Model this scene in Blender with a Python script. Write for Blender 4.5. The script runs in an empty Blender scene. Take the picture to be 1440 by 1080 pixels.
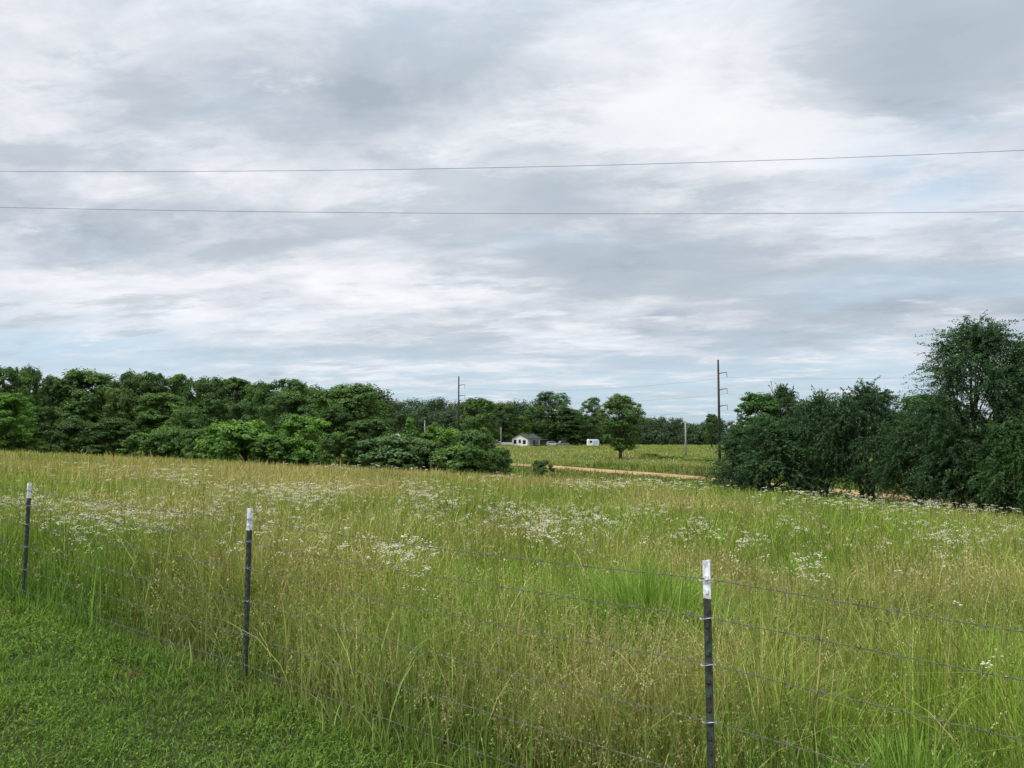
import bpy, math, random
import numpy as np
from mathutils import Vector

S = bpy.context.scene
COL = S.collection
R = math.radians

# ------------------------------------------------------------------ camera
F = 1040.0                       # focal length in photo pixels (1440 wide)
PITCH = math.atan(65 / F)
EYE = 1.7
cam = bpy.data.cameras.new("Camera")
cam.lens = F / 1440 * 36
cam.sensor_width = 36
cam.clip_start = 0.05
cam.clip_end = 6000
camo = bpy.data.objects.new("Camera", cam)
camo.location = (0, 0, EYE)
camo.rotation_euler = (R(90) + PITCH, 0, 0)
COL.objects.link(camo)
S.camera = camo

# ------------------------------------------------------------------ world and sun
SUN_EL, SUN_AZ = R(52), R(-112)   # azimuth from +Y, clockwise
w = bpy.data.worlds.new("World")
S.world = w
w.use_nodes = True
nt = w.node_tree
nt.nodes.clear()


class NB:
    """small node-building helper"""
    def __init__(s, tree): s.t = tree
    def n(s, typ, **kw):
        nd = s.t.nodes.new(typ)
        for k, v in kw.items():
            setattr(nd, k, v)
        return nd
    def put(s, sock, v):
        if isinstance(v, bpy.types.NodeSocket):
            s.t.links.new(v, sock)
        else:
            sock.default_value = v
    def math(s, op, a, b=None, c=None, clamp=False):
        nd = s.n('ShaderNodeMath', operation=op, use_clamp=clamp)
        s.put(nd.inputs[0], a)
        if b is not None: s.put(nd.inputs[1], b)
        if c is not None: s.put(nd.inputs[2], c)
        return nd.outputs[0]
    def noise(s, vec, scale, detail=6, rough=.5, dist=0., lac=2.):
        nd = s.n('ShaderNodeTexNoise')
        s.put(nd.inputs['Vector'], vec)
        nd.inputs['Scale'].default_value = scale
        nd.inputs['Detail'].default_value = detail
        nd.inputs['Roughness'].default_value = rough
        nd.inputs['Distortion'].default_value = dist
        nd.inputs['Lacunarity'].default_value = lac
        return nd.outputs[0]
    def ramp(s, fac, stops, interp='LINEAR'):
        nd = s.n('ShaderNodeValToRGB')
        cr = nd.color_ramp
        cr.interpolation = interp
        while len(cr.elements) < len(stops): cr.elements.new(.5)
        for e, (p, c) in zip(cr.elements, stops):
            e.position = p
            e.color = (*c, 1) if len(c) == 3 else c
        s.put(nd.inputs[0], fac)
        return nd.outputs[0]
    def mix(s, fac, a, b, blend='MIX'):
        nd = s.n('ShaderNodeMix', data_type='RGBA', blend_type=blend)
        s.put(nd.inputs[0], fac)
        s.put(nd.inputs[6], a if isinstance(a, bpy.types.NodeSocket) else (*a, 1))
        s.put(nd.inputs[7], b if isinstance(b, bpy.types.NodeSocket) else (*b, 1))
        return nd.outputs[2]
    def range(s, v, a, b, c=0., d=1., smooth=True):
        nd = s.n('ShaderNodeMapRange', interpolation_type='SMOOTHSTEP' if smooth else 'LINEAR')
        s.put(nd.inputs[0], v)
        for i, q in enumerate((a, b, c, d)):
            nd.inputs[i + 1].default_value = q
        return nd.outputs[0]
    def comb(s, x, y, z=0.):
        nd = s.n('ShaderNodeCombineXYZ')
        for i, q in enumerate((x, y, z)): s.put(nd.inputs[i], q)
        return nd.outputs[0]


b = NB(nt)
tc = b.n('ShaderNodeTexCoord')
sep = b.n('ShaderNodeSeparateXYZ')
nt.links.new(tc.outputs['Generated'], sep.inputs[0])
dx, dy, dz = sep.outputs
zc = b.math('MAXIMUM', dz, 0.0)
den = b.math('ADD', zc, 0.13)
px_ = b.math('DIVIDE', dx, den)
py_ = b.math('DIVIDE', dy, den)
# cloud deck seen in perspective: a flat layer high overhead, streaked a little along X
pv = b.comb(b.math('ADD', b.math('MULTIPLY', px_, .62), b.math('MULTIPLY', py_, .12)), py_, 0.0)
n_big = b.noise(pv, 0.55, 3, .5, .4)
n_mid = b.noise(b.comb(b.math('ADD', px_, 7.3), b.math('ADD', py_, 3.1)), 2.2, 10, .60, .35)
n_str = b.noise(b.comb(b.math('MULTIPLY', px_, .75), b.math('ADD', b.math('MULTIPLY', py_, 1.15), b.math('MULTIPLY', px_, .25)), 5.0), 3.2, 9, .62, .3)
cl = b.math('ADD', b.math('MULTIPLY', n_big, .42), b.math('ADD', b.math('MULTIPLY', n_mid, .34), b.math('MULTIPLY', n_str, .30)))


def bump(az, el, ra, re, amp):
    """large cloud bank (amp>0 bright, <0 dark) centred on a compass direction, in degrees"""
    a = b.math('ARCTAN2', dx, dy)
    e = b.math('ARCSINE', dz)
    qa = b.math('DIVIDE', b.math('SUBTRACT', a, R(az)), R(ra))
    qe = b.math('DIVIDE', b.math('SUBTRACT', e, R(el)), R(re))
    q = b.math('ADD', b.math('POWER', b.math('ABSOLUTE', qa), 2.), b.math('POWER', b.math('ABSOLUTE', qe), 2.))
    return b.math('MULTIPLY', b.math('EXPONENT', b.math('MULTIPLY', q, -1.)), amp)


bs = b.math('ADD', 0., 0.)
for args in [(-9, 25.5, 8, 5, -.13), (29.5, 25, 7, 6, -.16), (17.5, 25, 7, 5, .075), (7, 28, 6, 4, .03), (-30, 25, 8, 5, .03),
             (-18, 18, 12, 3, .05), (-22, 13.5, 18, 2.2, -.10), (-9, 11.3, 8, 1.8, .11), (10, 13, 9, 2.4, -.12), (27, 17.5, 9, 4.5, .05),
             (-29, 9, 12, 1.8, .08), (24, 8, 10, 2, -.06), (6, 7.5, 7, 1.6, .07), (2, 17, 7, 2.5, -.05), (-3, 20, 5, 2, .05)]:
    bs = b.math('ADD', bs, bump(*args))
cl = b.math('ADD', cl, bs)
shade = b.ramp(cl, [(.38, (.25, .29, .335)), (.46, (.325, .362, .408)), (.52, (.405, .430, .468)), (.585, (.49, .503, .535)), (.68, (.58, .588, .612))])
# a lower broken layer of grey rolls, and bright crisp edges where the upper deck shows through
wv = b.comb(b.math('ADD', b.math('MULTIPLY', px_, .55), b.math('MULTIPLY', py_, -.10)), b.math('ADD', b.math('MULTIPLY', py_, 1.05), b.math('MULTIPLY', px_, .18)), 2.0)
roll = b.noise(wv, 1.35, 11, .55, .3)
roll2 = b.noise(wv, 4.2, 10, .64, .2)
rsum = b.math('SUBTRACT', b.math('ADD', b.math('MULTIPLY', roll, .56), b.math('MULTIPLY', roll2, .44)), b.math('MULTIPLY', bs, .55))
shade = b.mix(b.range(rsum, .50, .585, 0., .66), shade, (.285, .328, .372))
shade = b.mix(b.range(rsum, .47, .395, 0., .60), shade, (.575, .582, .605))
sky = b.n('ShaderNodeTexSky', sky_type='NISHITA')
sky.sun_disc = False
sky.sun_elevation = SUN_EL
sky.sun_rotation = SUN_AZ
sky.air_density = 1.0
sky.dust_density = 1.5
SKY_STR = 0.1
# overcast luminance: brighter towards the zenith, as a cloud layer is
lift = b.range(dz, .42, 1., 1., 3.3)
cloud = b.n('ShaderNodeVectorMath', operation='SCALE')
nt.links.new(shade, cloud.inputs[0])
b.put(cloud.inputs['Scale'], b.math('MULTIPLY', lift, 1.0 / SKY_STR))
# thin low clear strip near the horizon and a few thin places
low = b.math('MULTIPLY', b.range(dz, .03, .15, 1., .0), b.range(roll2, .38, .56, .25, 1.0))
hole = b.math('MULTIPLY', b.range(b.noise(pv, 1.1, 5, .5, .2), .53, .65), .30)
gap = b.math('MULTIPLY', b.math('ADD', bump(30, 17, 5.5, 2.8, .75), bump(-31, 5., 12, 2.4, .95)), b.range(roll2, .60, .44, .25, 1.))
cov = b.math('SUBTRACT', 1., b.math('MAXIMUM', b.math('MAXIMUM', low, hole), gap), clamp=True)
blue = b.mix(.75, sky.outputs[0], (3.1, 4.15, 5.1))
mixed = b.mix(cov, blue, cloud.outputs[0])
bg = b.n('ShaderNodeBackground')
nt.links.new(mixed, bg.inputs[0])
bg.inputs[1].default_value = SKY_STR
wo = b.n('ShaderNodeOutputWorld')
nt.links.new(bg.outputs[0], wo.inputs[0])

sl = bpy.data.lights.new("Sun", 'SUN')
sl.energy = 1.5
sl.angle = R(12)
sl.color = (1, .96, .9)
so = bpy.data.objects.new("Sun", sl)
so.rotation_euler = (R(90) - SUN_EL, 0, -SUN_AZ + R(180))
COL.objects.link(so)

S.view_settings.view_transform = 'Standard'
S.view_settings.look = 'None'
S.view_settings.exposure = 0.75
S.view_settings.gamma = 1
S.render.engine = 'CYCLES'
S.cycles.max_bounces = 8
S.cycles.transparent_max_bounces = 4

rng = np.random.default_rng(11)
random.seed(5)


# ------------------------------------------------------------------ helpers
def at(px, py, Y):
    """world point seen at photo pixel (px,py), at distance Y ahead"""
    vx, vz = (px - 720) / F, (540 - py) / F
    d = np.array([vx, math.cos(PITCH) - vz * math.sin(PITCH), math.sin(PITCH) + vz * math.cos(PITCH)])
    return d * (Y / d[1]) + np.array([0, 0, EYE])


def vnoise(x, y, seed=0):
    """value noise on numpy arrays, 0..1"""
    xi, yi = np.floor(x).astype(np.int64), np.floor(y).astype(np.int64)
    fx, fy = x - xi, y - yi
    fx, fy = fx * fx * (3 - 2 * fx), fy * fy * (3 - 2 * fy)
    def h(a, c):
        v = np.sin(a * 127.1 + c * 311.7 + seed * 74.7) * 43758.5453
        return v - np.floor(v)
    return (h(xi, yi) * (1 - fx) + h(xi + 1, yi) * fx) * (1 - fy) + (h(xi, yi + 1) * (1 - fx) + h(xi + 1, yi + 1) * fx) * fy


def fbm(x, y, seed=0, o=4):
    s, a, t = 0, .5, 0
    for i in range(o):
        s = s + a * vnoise(x * 2 ** i, y * 2 ** i, seed + i)
        t += a
        a *= .55
    return s / t


def smooth(v):
    v = np.clip(v, 0, 1)
    return v * v * (3 - 2 * v)


GY = np.array([-200, 0, 50, 62, 70, 78, 95, 130, 200, 262, 330, 600, 2000, 5000.])
GZ = np.array([-2.6, -2.6, -2.7, -2.8, -2.78, -2.6, -2.4, -2.55, -3.15, -3.7, -6, -14, -40, -90.])


def edge(x):
    return np.clip(48 - .42 * x - .35 * np.maximum(x - 6, 0), 24, 76)


def ground(x, y):
    x, y = np.asarray(x, float), np.asarray(y, float)
    t = .0385 * x + .039 * y - .11
    f = -.03 * np.logaddexp(0, t / .03) + .02
    f = f - .04 * 1.5 * np.logaddexp(0, (x - 8) / 1.5)
    f = f + .10 * (fbm(x / 9, y / 9, 3) - .5) * smooth((y - 8) / 10)
    g = np.interp(y, GY, GZ) + .15 * (fbm(x / 25, y / 25, 9) - .5)
    s = smooth((y - edge(x)) / 13)
    return f * (1 - s) + g * s


def gz(x, y): return float(ground(x, y))


def link(o, parent=None):
    COL.objects.link(o)
    if parent: o.parent = parent
    return o


def tag(o, label=None, cat=None, group=None, kind=None):
    if label: o['label'] = label
    if cat: o['category'] = cat
    if group: o['group'] = group
    if kind: o['kind'] = kind
    return o


def empty(name, loc=(0, 0, 0), rz=0):
    o = bpy.data.objects.new(name, None)
    o.empty_display_size = .2
    o.location = loc
    o.rotation_euler = (0, 0, rz)
    return link(o)


def np_mesh(name, V, Q, mat, C=None, parent=None, smooth_=False):
    """V (n,3), Q (m,k) faces of equal size, C (n,3) colours"""
    me = bpy.data.meshes.new(name)
    n, m, k = len(V), len(Q), Q.shape[1]
    me.vertices.add(n)
    me.vertices.foreach_set('co', np.ascontiguousarray(V, np.float32).ravel())
    me.loops.add(m * k)
    me.loops.foreach_set('vertex_index', np.ascontiguousarray(Q, np.int32).ravel())
    me.polygons.add(m)
    me.polygons.foreach_set('loop_start', np.arange(m, dtype=np.int32) * k)
    if smooth_: me.polygons.foreach_set('use_smooth', np.ones(m, bool))
    me.update(calc_edges=True)
    if C is not None:
        a = me.attributes.new('Col', 'FLOAT_COLOR', 'POINT')
        cc = np.ones((n, 4), np.float32)
        cc[:, :3] = C
        a.data.foreach_set('color', cc.ravel())
    me.materials.append(mat)
    return link(bpy.data.objects.new(name, me), parent)


class MB:
    def __init__(s): s.v, s.f = [], []
    def quad_mesh(s, vs, fs):
        o = len(s.v)
        s.v += [tuple(p) for p in vs]
        s.f += [tuple(i + o for i in f) for f in fs]
        return s
    def box(s, c, sz, rz=0):
        hx, hy, hz = sz[0] / 2, sz[1] / 2, sz[2] / 2
        ca, sa = math.cos(rz), math.sin(rz)
        vs = []
        for z in (-hz, hz):
            for x, y in ((-hx, -hy), (hx, -hy), (hx, hy), (-hx, hy)):
                vs.append((c[0] + x * ca - y * sa, c[1] + x * sa + y * ca, c[2] + z))
        return s.quad_mesh(vs, [(3, 2, 1, 0), (4, 5, 6, 7), (0, 1, 5, 4), (1, 2, 6, 5), (2, 3, 7, 6), (3, 0, 4, 7)])
    def tube(s, pts, rad, n=6, cap=True):
        pts = [Vector(p) for p in pts]
        if not hasattr(rad, '__len__'): rad = [rad] * len(pts)
        vs, fs = [], []
        for i, p in enumerate(pts):
            t = (pts[min(i + 1, len(pts) - 1)] - pts[max(i - 1, 0)]).normalized()
            a = t.cross(Vector((0, 0, 1)) if abs(t.z) < .9 else Vector((1, 0, 0))).normalized()
            c = t.cross(a)
            for k in range(n):
                an = 2 * math.pi * k / n
                vs.append(p + (a * math.cos(an) + c * math.sin(an)) * rad[i])
        for i in range(len(pts) - 1):
            for k in range(n):
                k2 = (k + 1) % n
                fs.append((i * n + k, i * n + k2, (i + 1) * n + k2, (i + 1) * n + k))
        if cap:
            fs.append(tuple(range(n))[::-1])
            fs.append(tuple((len(pts) - 1) * n + k for k in range(n)))
        return s.quad_mesh(vs, fs)
    def prism(s, poly, z0, z1):
        """closed xy polygon (counter-clockwise) from z0 to z1"""
        n = len(poly)
        vs = [(x, y, z0) for x, y in poly] + [(x, y, z1) for x, y in poly]
        fs = [tuple(range(n))[::-1], tuple(range(n, 2 * n))] + [(i, (i + 1) % n, n + (i + 1) % n, n + i) for i in range(n)]
        return s.quad_mesh(vs, fs)
    def build(s, name, mat, parent=None, smooth_=False):
        me = bpy.data.meshes.new(name)
        me.from_pydata(s.v, [], s.f)
        if smooth_:
            me.polygons.foreach_set('use_smooth', [True] * len(me.polygons))
        me.materials.append(mat)
        return link(bpy.data.objects.new(name, me), parent)


# ------------------------------------------------------------------ materials
def mat_new(name):
    m = bpy.data.materials.new(name)
    m.use_nodes = True
    m.node_tree.nodes.clear()
    q = NB(m.node_tree)
    out = q.n('ShaderNodeOutputMaterial')
    return m, q, out


def mat_simple(name, col, rough=.6, metal=0., var=.25, scale=12., spec=.4, col2=None, bump_=0.):
    m, q, out = mat_new(name)
    t = q.n('ShaderNodeTexCoord')
    nz = q.noise(t.outputs['Object'], scale, 6, .6)
    c2 = col2 or tuple(c * (1 - var) for c in col)
    c1 = tuple(min(1, c * (1 + var * .4)) for c in col)
    c = q.ramp(nz, [(.35, c2), (.62, c1)])
    p = q.n('ShaderNodeBsdfPrincipled')
    m.node_tree.links.new(c, p.inputs['Base Color'])
    p.inputs['Roughness'].default_value = rough
    p.inputs['Metallic'].default_value = metal
    p.inputs['Specular IOR Level'].default_value = spec
    if bump_:
        bp = q.n('ShaderNodeBump')
        bp.inputs['Strength'].default_value = bump_
        m.node_tree.links.new(nz, bp.inputs['Height'])
        m.node_tree.links.new(bp.outputs[0], p.inputs['Normal'])
    m.node_tree.links.new(p.outputs[0], out.inputs[0])
    return m


def mat_leaf(name, trans=.35, gloss=.03, rough=.5, tint=True):
    """vegetation: per-vertex leaf colour (times the object's own colour), part diffuse, part translucent"""
    m, q, out = mat_new(name)
    at_ = q.n('ShaderNodeAttribute', attribute_name='Col')
    c = at_.outputs['Color']
    if tint:
        oi = q.n('ShaderNodeObjectInfo')
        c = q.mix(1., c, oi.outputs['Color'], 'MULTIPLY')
    d = q.n('ShaderNodeBsdfDiffuse')
    tr = q.n('ShaderNodeBsdfTranslucent')
    m.node_tree.links.new(c, d.inputs[0])
    ct = q.mix(1., c, (1.15, 1.2, .55), 'MULTIPLY')
    m.node_tree.links.new(ct, tr.inputs[0])
    mx = q.n('ShaderNodeMixShader')
    mx.inputs[0].default_value = trans
    m.node_tree.links.new(d.outputs[0], mx.inputs[1])
    m.node_tree.links.new(tr.outputs[0], mx.inputs[2])
    g = q.n('ShaderNodeBsdfGlossy')
    g.inputs['Roughness'].default_value = rough
    g.inputs[0].default_value = (.8, .85, .9, 1)
    mg = q.n('ShaderNodeMixShader')
    mg.inputs[0].default_value = gloss
    m.node_tree.links.new(mx.outputs[0], mg.inputs[1])
    m.node_tree.links.new(g.outputs[0], mg.inputs[2])
    m.node_tree.links.new(mg.outputs[0], out.inputs[0])
    return m


M_grass = mat_leaf("grass_blades", .30, .010, .45, tint=False)
M_lawn = mat_leaf("lawn_blades", .4, .012, .5, tint=False)
M_flower = mat_leaf("flower_heads", .3, 0.0, .5, tint=False)
M_leaf = mat_leaf("tree_leaves", .32, .018, .5)
M_bark = mat_simple("bark", (.075, .06, .048), .9, var=.5, scale=5, bump_=.6)
M_post = mat_simple("post_green_paint", (.044, .068, .055), .6, var=.45, scale=38, col2=(.036, .028, .018), spec=.2)
M_tip = mat_simple("white_tip_paint", (.74, .76, .78), .55, var=.45, scale=40)
M_wire = mat_simple("galvanised_wire", (.15, .148, .125), .8, 0., var=.4, scale=25, spec=.15)
M_clip = mat_simple("clip_steel", (.34, .35, .35), .5, .4, var=.3, scale=60)
M_pole = mat_simple("creosoted_pole", (.036, .029, .026), .85, var=.4, scale=3)
M_paleole = mat_simple("weathered_pole", (.34, .33, .31), .85, var=.3, scale=3)
M_cable = mat_simple("power_cable", (.10, .105, .11), .5, .3, var=.2, scale=1)
M_insul = mat_simple("insulator", (.30, .31, .33), .3, var=.2)
M_white = mat_simple("white_siding", (.78, .78, .77), .6, var=.08, scale=2)
M_roof = mat_simple("dark_shingle", (.055, .068, .062), .95, var=.35, scale=4, spec=.1)
M_dark = mat_simple("dark_timber", (.035, .028, .025), .8, var=.4, scale=4)
M_red = mat_simple("red_brown_timber", (.13, .06, .05), .8, var=.4, scale=4)
M_pblue = mat_simple("pale_blue_panel", (.42, .55, .72), .5, var=.1, scale=2)
M_tyre = mat_simple("tyre_rubber", (.02, .02, .02), .8, var=.3)
M_silver = mat_simple("silver_paint", (.55, .56, .58), .35, .3, var=.08)
M_greyp = mat_simple("grey_paint", (.20, .21, .22), .4, .2, var=.1)
M_beige = mat_simple("beige_paint", (.42, .38, .30), .4, 0, var=.1)
M_tin = mat_simple("pale_tin_roof", (.36, .38, .40), .45, .3, var=.1, scale=2)

mg, q, out = mat_new("window_glass")
p = q.n('ShaderNodeBsdfPrincipled')
p.inputs['Base Color'].default_value = (.012, .014, .017, 1)
p.inputs['Roughness'].default_value = .08
mg.node_tree.links.new(p.outputs[0], out.inputs[0])
M_glass = mg

# ground: soil and thatch, green to straw
mg, q, out = mat_new("meadow_soil")
t = q.n('ShaderNodeTexCoord')
n1 = q.noise(t.outputs['Object'], .06, 5, .6)
n2 = q.noise(t.outputs['Object'], 1.2, 8, .65)
n3 = q.noise(t.outputs['Object'], 14, 4, .6)
c1 = q.ramp(n1, [(.35, (.025, .04, .011)), (.5, (.04, .05, .015)), (.65, (.06, .055, .02))])
c2 = q.ramp(n2, [(.3, (.45, .45, .45)), (.7, (1.25, 1.25, 1.2))])
c = q.mix(1., c1, c2, 'MULTIPLY')
c = q.mix(q.range(n3, .55, .75, 0, .35), c, (.05, .036, .02))
sp = q.n('ShaderNodeSeparateXYZ')
mg.node_tree.links.new(t.outputs['Object'], sp.inputs[0])
pale = q.ramp(q.noise(t.outputs['Object'], .12, 6, .6), [(.35, (.10, .14, .04)), (.5, (.135, .165, .048)), (.65, (.17, .175, .06))])
c = q.mix(q.range(sp.outputs[1], 80, 100), c, q.mix(1., pale, c2, 'MULTIPLY'))   # grazed pasture thatch beyond the road
p = q.n('ShaderNodeBsdfPrincipled')
mg.node_tree.links.new(c, p.inputs['Base Color'])
p.inputs['Roughness'].default_value = .95
p.inputs['Specular IOR Level'].default_value = .1
mg.node_tree.links.new(p.outputs[0], out.inputs[0])
M_ground = mg

mg, q, out = mat_new("red_dirt")
t = q.n('ShaderNodeTexCoord')
n1 = q.noise(t.outputs['Object'], .5, 8, .65)
n2 = q.noise(t.outputs['Object'], 6, 6, .7)
c = q.ramp(n1, [(.3, (.27, .145, .055)), (.5, (.38, .245, .12)), (.7, (.44, .31, .17))])
c = q.mix(1., c, q.ramp(n2, [(.3, (.7, .7, .7)), (.7, (1.1, 1.1, 1.1))]), 'MULTIPLY')
p = q.n('ShaderNodeBsdfPrincipled')
mg.node_tree.links.new(c, p.inputs['Base Color'])
p.inputs['Roughness'].default_value = .95
p.inputs['Specular IOR Level'].default_value = .1
mg.node_tree.links.new(p.outputs[0], out.inputs[0])
M_dirt = mg

# ------------------------------------------------------------------ ground and road
def axis(lo, hi, step, far, ratio=1.25):
    c = list(np.arange(lo, hi + .01, step))
    d, s = hi, step
    while d < far[1]:
        s *= ratio
        d += s
        c.append(d)
    d, s, pre = lo, step, []
    while d > far[0]:
        s *= ratio
        d -= s
        pre.append(d)
    return np.array(pre[::-1] + c)


ax = axis(-75, 75, 1., (-2500, 2500))
ay = axis(-4, 130, 1., (-300, 4500))
X, Y = np.meshgrid(ax, ay)
V = np.stack([X, Y, ground(X, Y)], -1).reshape(-1, 3)
nx = len(ax)
i = np.arange(len(ay) - 1)[:, None] * nx + np.arange(nx - 1)[None]
Q = np.stack([i, i + 1, i + nx + 1, i + nx], -1).reshape(-1, 4)
g = np_mesh("ground", V, Q, M_ground, smooth_=True)
tag(g, kind='structure')

road_ctrl = [(-170, 132), (-80, 122), (-22, 106), (0, 90), (10.5, 78), (18.3, 68), (23.3, 55), (25, 49), (26.8, 43), (30, 34), (36, 22), (44, 8), (52, -10)]
rc = []
P = [Vector((*p_, 0)) for p_ in road_ctrl]
for k in range(len(P) - 1):
    p0, p1, p2, p3 = P[max(k - 1, 0)], P[k], P[k + 1], P[min(k + 2, len(P) - 1)]
    for j in range(14):
        u = j / 14
        rc.append(.5 * ((2 * p1) + (p2 - p0) * u + (2 * p0 - 5 * p1 + 4 * p2 - p3) * u * u + (3 * p1 - p0 - 3 * p2 + p3) * u ** 3))
rc = np.array([[v.x, v.y] for v in rc])
tan = np.gradient(rc, axis=0)
tan /= np.linalg.norm(tan, axis=1)[:, None]
nor = np.stack([-tan[:, 1], tan[:, 0]], 1)
prof = [(-1.75, -.16), (-1.4, -.01), (-.8, .03), (-.3, .005), (.3, .03), (.8, .005), (1.4, .0), (1.8, -.16)]
RV = []
for (o_, h_) in prof:
    wob = .25 * (fbm(np.arange(len(rc)) * .35, np.full(len(rc), o_), 4) - .5) * (abs(o_) > 2)
    pp = rc + nor * (o_ + np.sign(o_) * wob)[:, None]
    RV.append(np.stack([pp[:, 0], pp[:, 1], ground(pp[:, 0], pp[:, 1]) + h_ + .05], 1))
RV = np.stack(RV, 1)
n_, k_ = RV.shape[:2]
i = np.arange(n_ - 1)[:, None] * k_ + np.arange(k_ - 1)[None]
rd = np_mesh("road", RV.reshape(-1, 3), np.stack([i, i + 1, i + k_ + 1, i + k_], -1).reshape(-1, 4), M_dirt, smooth_=True)
tag(rd, kind='structure')


def road_dist(x, y):
    d = np.full(x.shape, 1e9)
    for k in range(0, len(rc), 2):
        d = np.minimum(d, (x - rc[k, 0]) ** 2 + (y - rc[k, 1]) ** 2)
    return np.sqrt(d)


# ------------------------------------------------------------------ grass
PA, PB, PC = at(998, 1078, 2.98), at(345, 950, 5.12), at(31, 845, 7.37)
POSTS = [(-7.8, 9.70), (-4.80, 7.37), (-1.815, 5.12), (.782, 2.98), (3.45, .9)]
FN = np.array([.612, .79])


def beyond(x, y):
    """metres beyond the fence line (negative on the mown side)"""
    return FN[0] * x + FN[1] * y - 2.86


def blades(base, h, wd, az, bend, c0, c1, k, taper=.8):
    N = len(base)
    ts = np.linspace(0, 1, k + 1)
    tw = az + np.pi / 2 + rng.normal(0, .6, N)
    ca, sa, cs, ss = np.cos(az), np.sin(az), np.cos(tw), np.sin(tw)
    V = np.zeros((N, k + 1, 2, 3), np.float32)
    C = np.zeros((N, k + 1, 2, 3), np.float32)
    for j, t in enumerate(ts):
        ho = bend * h * (.3 * t + .7 * t ** 2)
        ve = h * (t - .42 * bend * t ** 3)
        hw = wd * .5 * (max(1 - t, 0) ** taper + .06) * (.7 + .3 * min(1, t * 4))
        for sgn, si in ((-1, 0), (1, 1)):
            V[:, j, si, 0] = base[:, 0] + ca * ho + sgn * cs * hw
            V[:, j, si, 1] = base[:, 1] + sa * ho + sgn * ss * hw
            V[:, j, si, 2] = base[:, 2] + ve
        cc = c0 * (1 - t) + c1 * t
        C[:, j, 0] = cc
        C[:, j, 1] = cc
    o = np.arange(N)[:, None] * (2 * (k + 1)) + np.arange(k)[None] * 2
    Q = np.stack([o, o + 1, o + 3, o + 2], -1).reshape(-1, 4)
    return V.reshape(-1, 3), Q, C.reshape(-1, 3)


def join(parts):
    o, Vs, Qs, Cs = 0, [], [], []
    for V, Q, C in parts:
        Vs.append(V); Qs.append(Q + o); Cs.append(C)
        o += len(V)
    return np.concatenate(Vs), np.concatenate(Qs), np.concatenate(Cs)


def leaf_quads(pos, nrm, size, aspect, r_):
    N = len(pos)
    nrm = nrm / (np.linalg.norm(nrm, axis=1)[:, None] + 1e-9)
    rv = r_.normal(size=(N, 3))
    u = np.cross(nrm, rv)
    u /= np.linalg.norm(u, axis=1)[:, None] + 1e-9
    v = np.cross(nrm, u)
    L = (size * (.6 + .8 * r_.random(N)))[:, None]
    u, v = u * L * .5, v * L * .5 * aspect
    V = np.stack([pos - u, pos - v + u * .15, pos + u, pos + v + u * .15], 1).reshape(-1, 3)
    return V, np.arange(N * 4).reshape(-1, 4)


def scatter(n, d0, d1):
    d = d0 * (d1 / d0) ** rng.random(n)
    x = (rng.random(n) * 2 - 1) * (.8 * d + 2.0)
    return x, d


GREEN = np.array([.150, .222, .034])
LUSH = np.array([.185, .315, .032])
YEL = np.array([.335, .318, .072])
STRAW = np.array([.55, .44, .215])
RUST = np.array([.30, .19, .09])


def dryness(x, y):
    """0 lush green, 1 dry straw; patches in the meadow"""
    n = fbm(x / 5.5, y / 7.5, 21, 4)
    left = smooth((y - 16 - .35 * np.maximum(x, 0)) / 22) * smooth((14 - x) / 26)
    near = .38 * np.exp(-(((x - .45) / .9) ** 2 + ((y - 4.1) / .75) ** 2)) + .25 * np.exp(-(((x + 1.6) / .9) ** 2 + ((y - 7.2) / .9) ** 2))
    right = -.15 * smooth((x - .1 * y) / (.3 * y + .5))
    return np.clip((n - .5) * 2.1 + .10 + .40 * left + near + right, 0, 1)


CLUMPS = [(1.05, 5.9, .7), (1.68, 3.2, .35), (3.23, 8.2, .8)]


def zone_height(x, y):
    e = edge(x)
    f = smooth((beyond(x, y) + .05) / 1.1) ** .8
    h = .20 + .54 * f
    for (cx, cy, cr) in CLUMPS: h = h * (1 - .45 * np.exp(-((x - cx) ** 2 + (y - cy) ** 2) / cr ** 2))
    s = smooth((y - e - 1) / 8)
    hv = .34 + .25 * smooth((y - 95) / 20)
    if x.size > 1:
        rdd = road_dist(x, y)
        hv = hv + .55 * np.exp(-((rdd - 5.2) / 1.8) ** 2) * (y > np.interp(x, rc[:, 0], rc[:, 1]) + 2)
    return h * (1 - s) + hv * s


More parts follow.
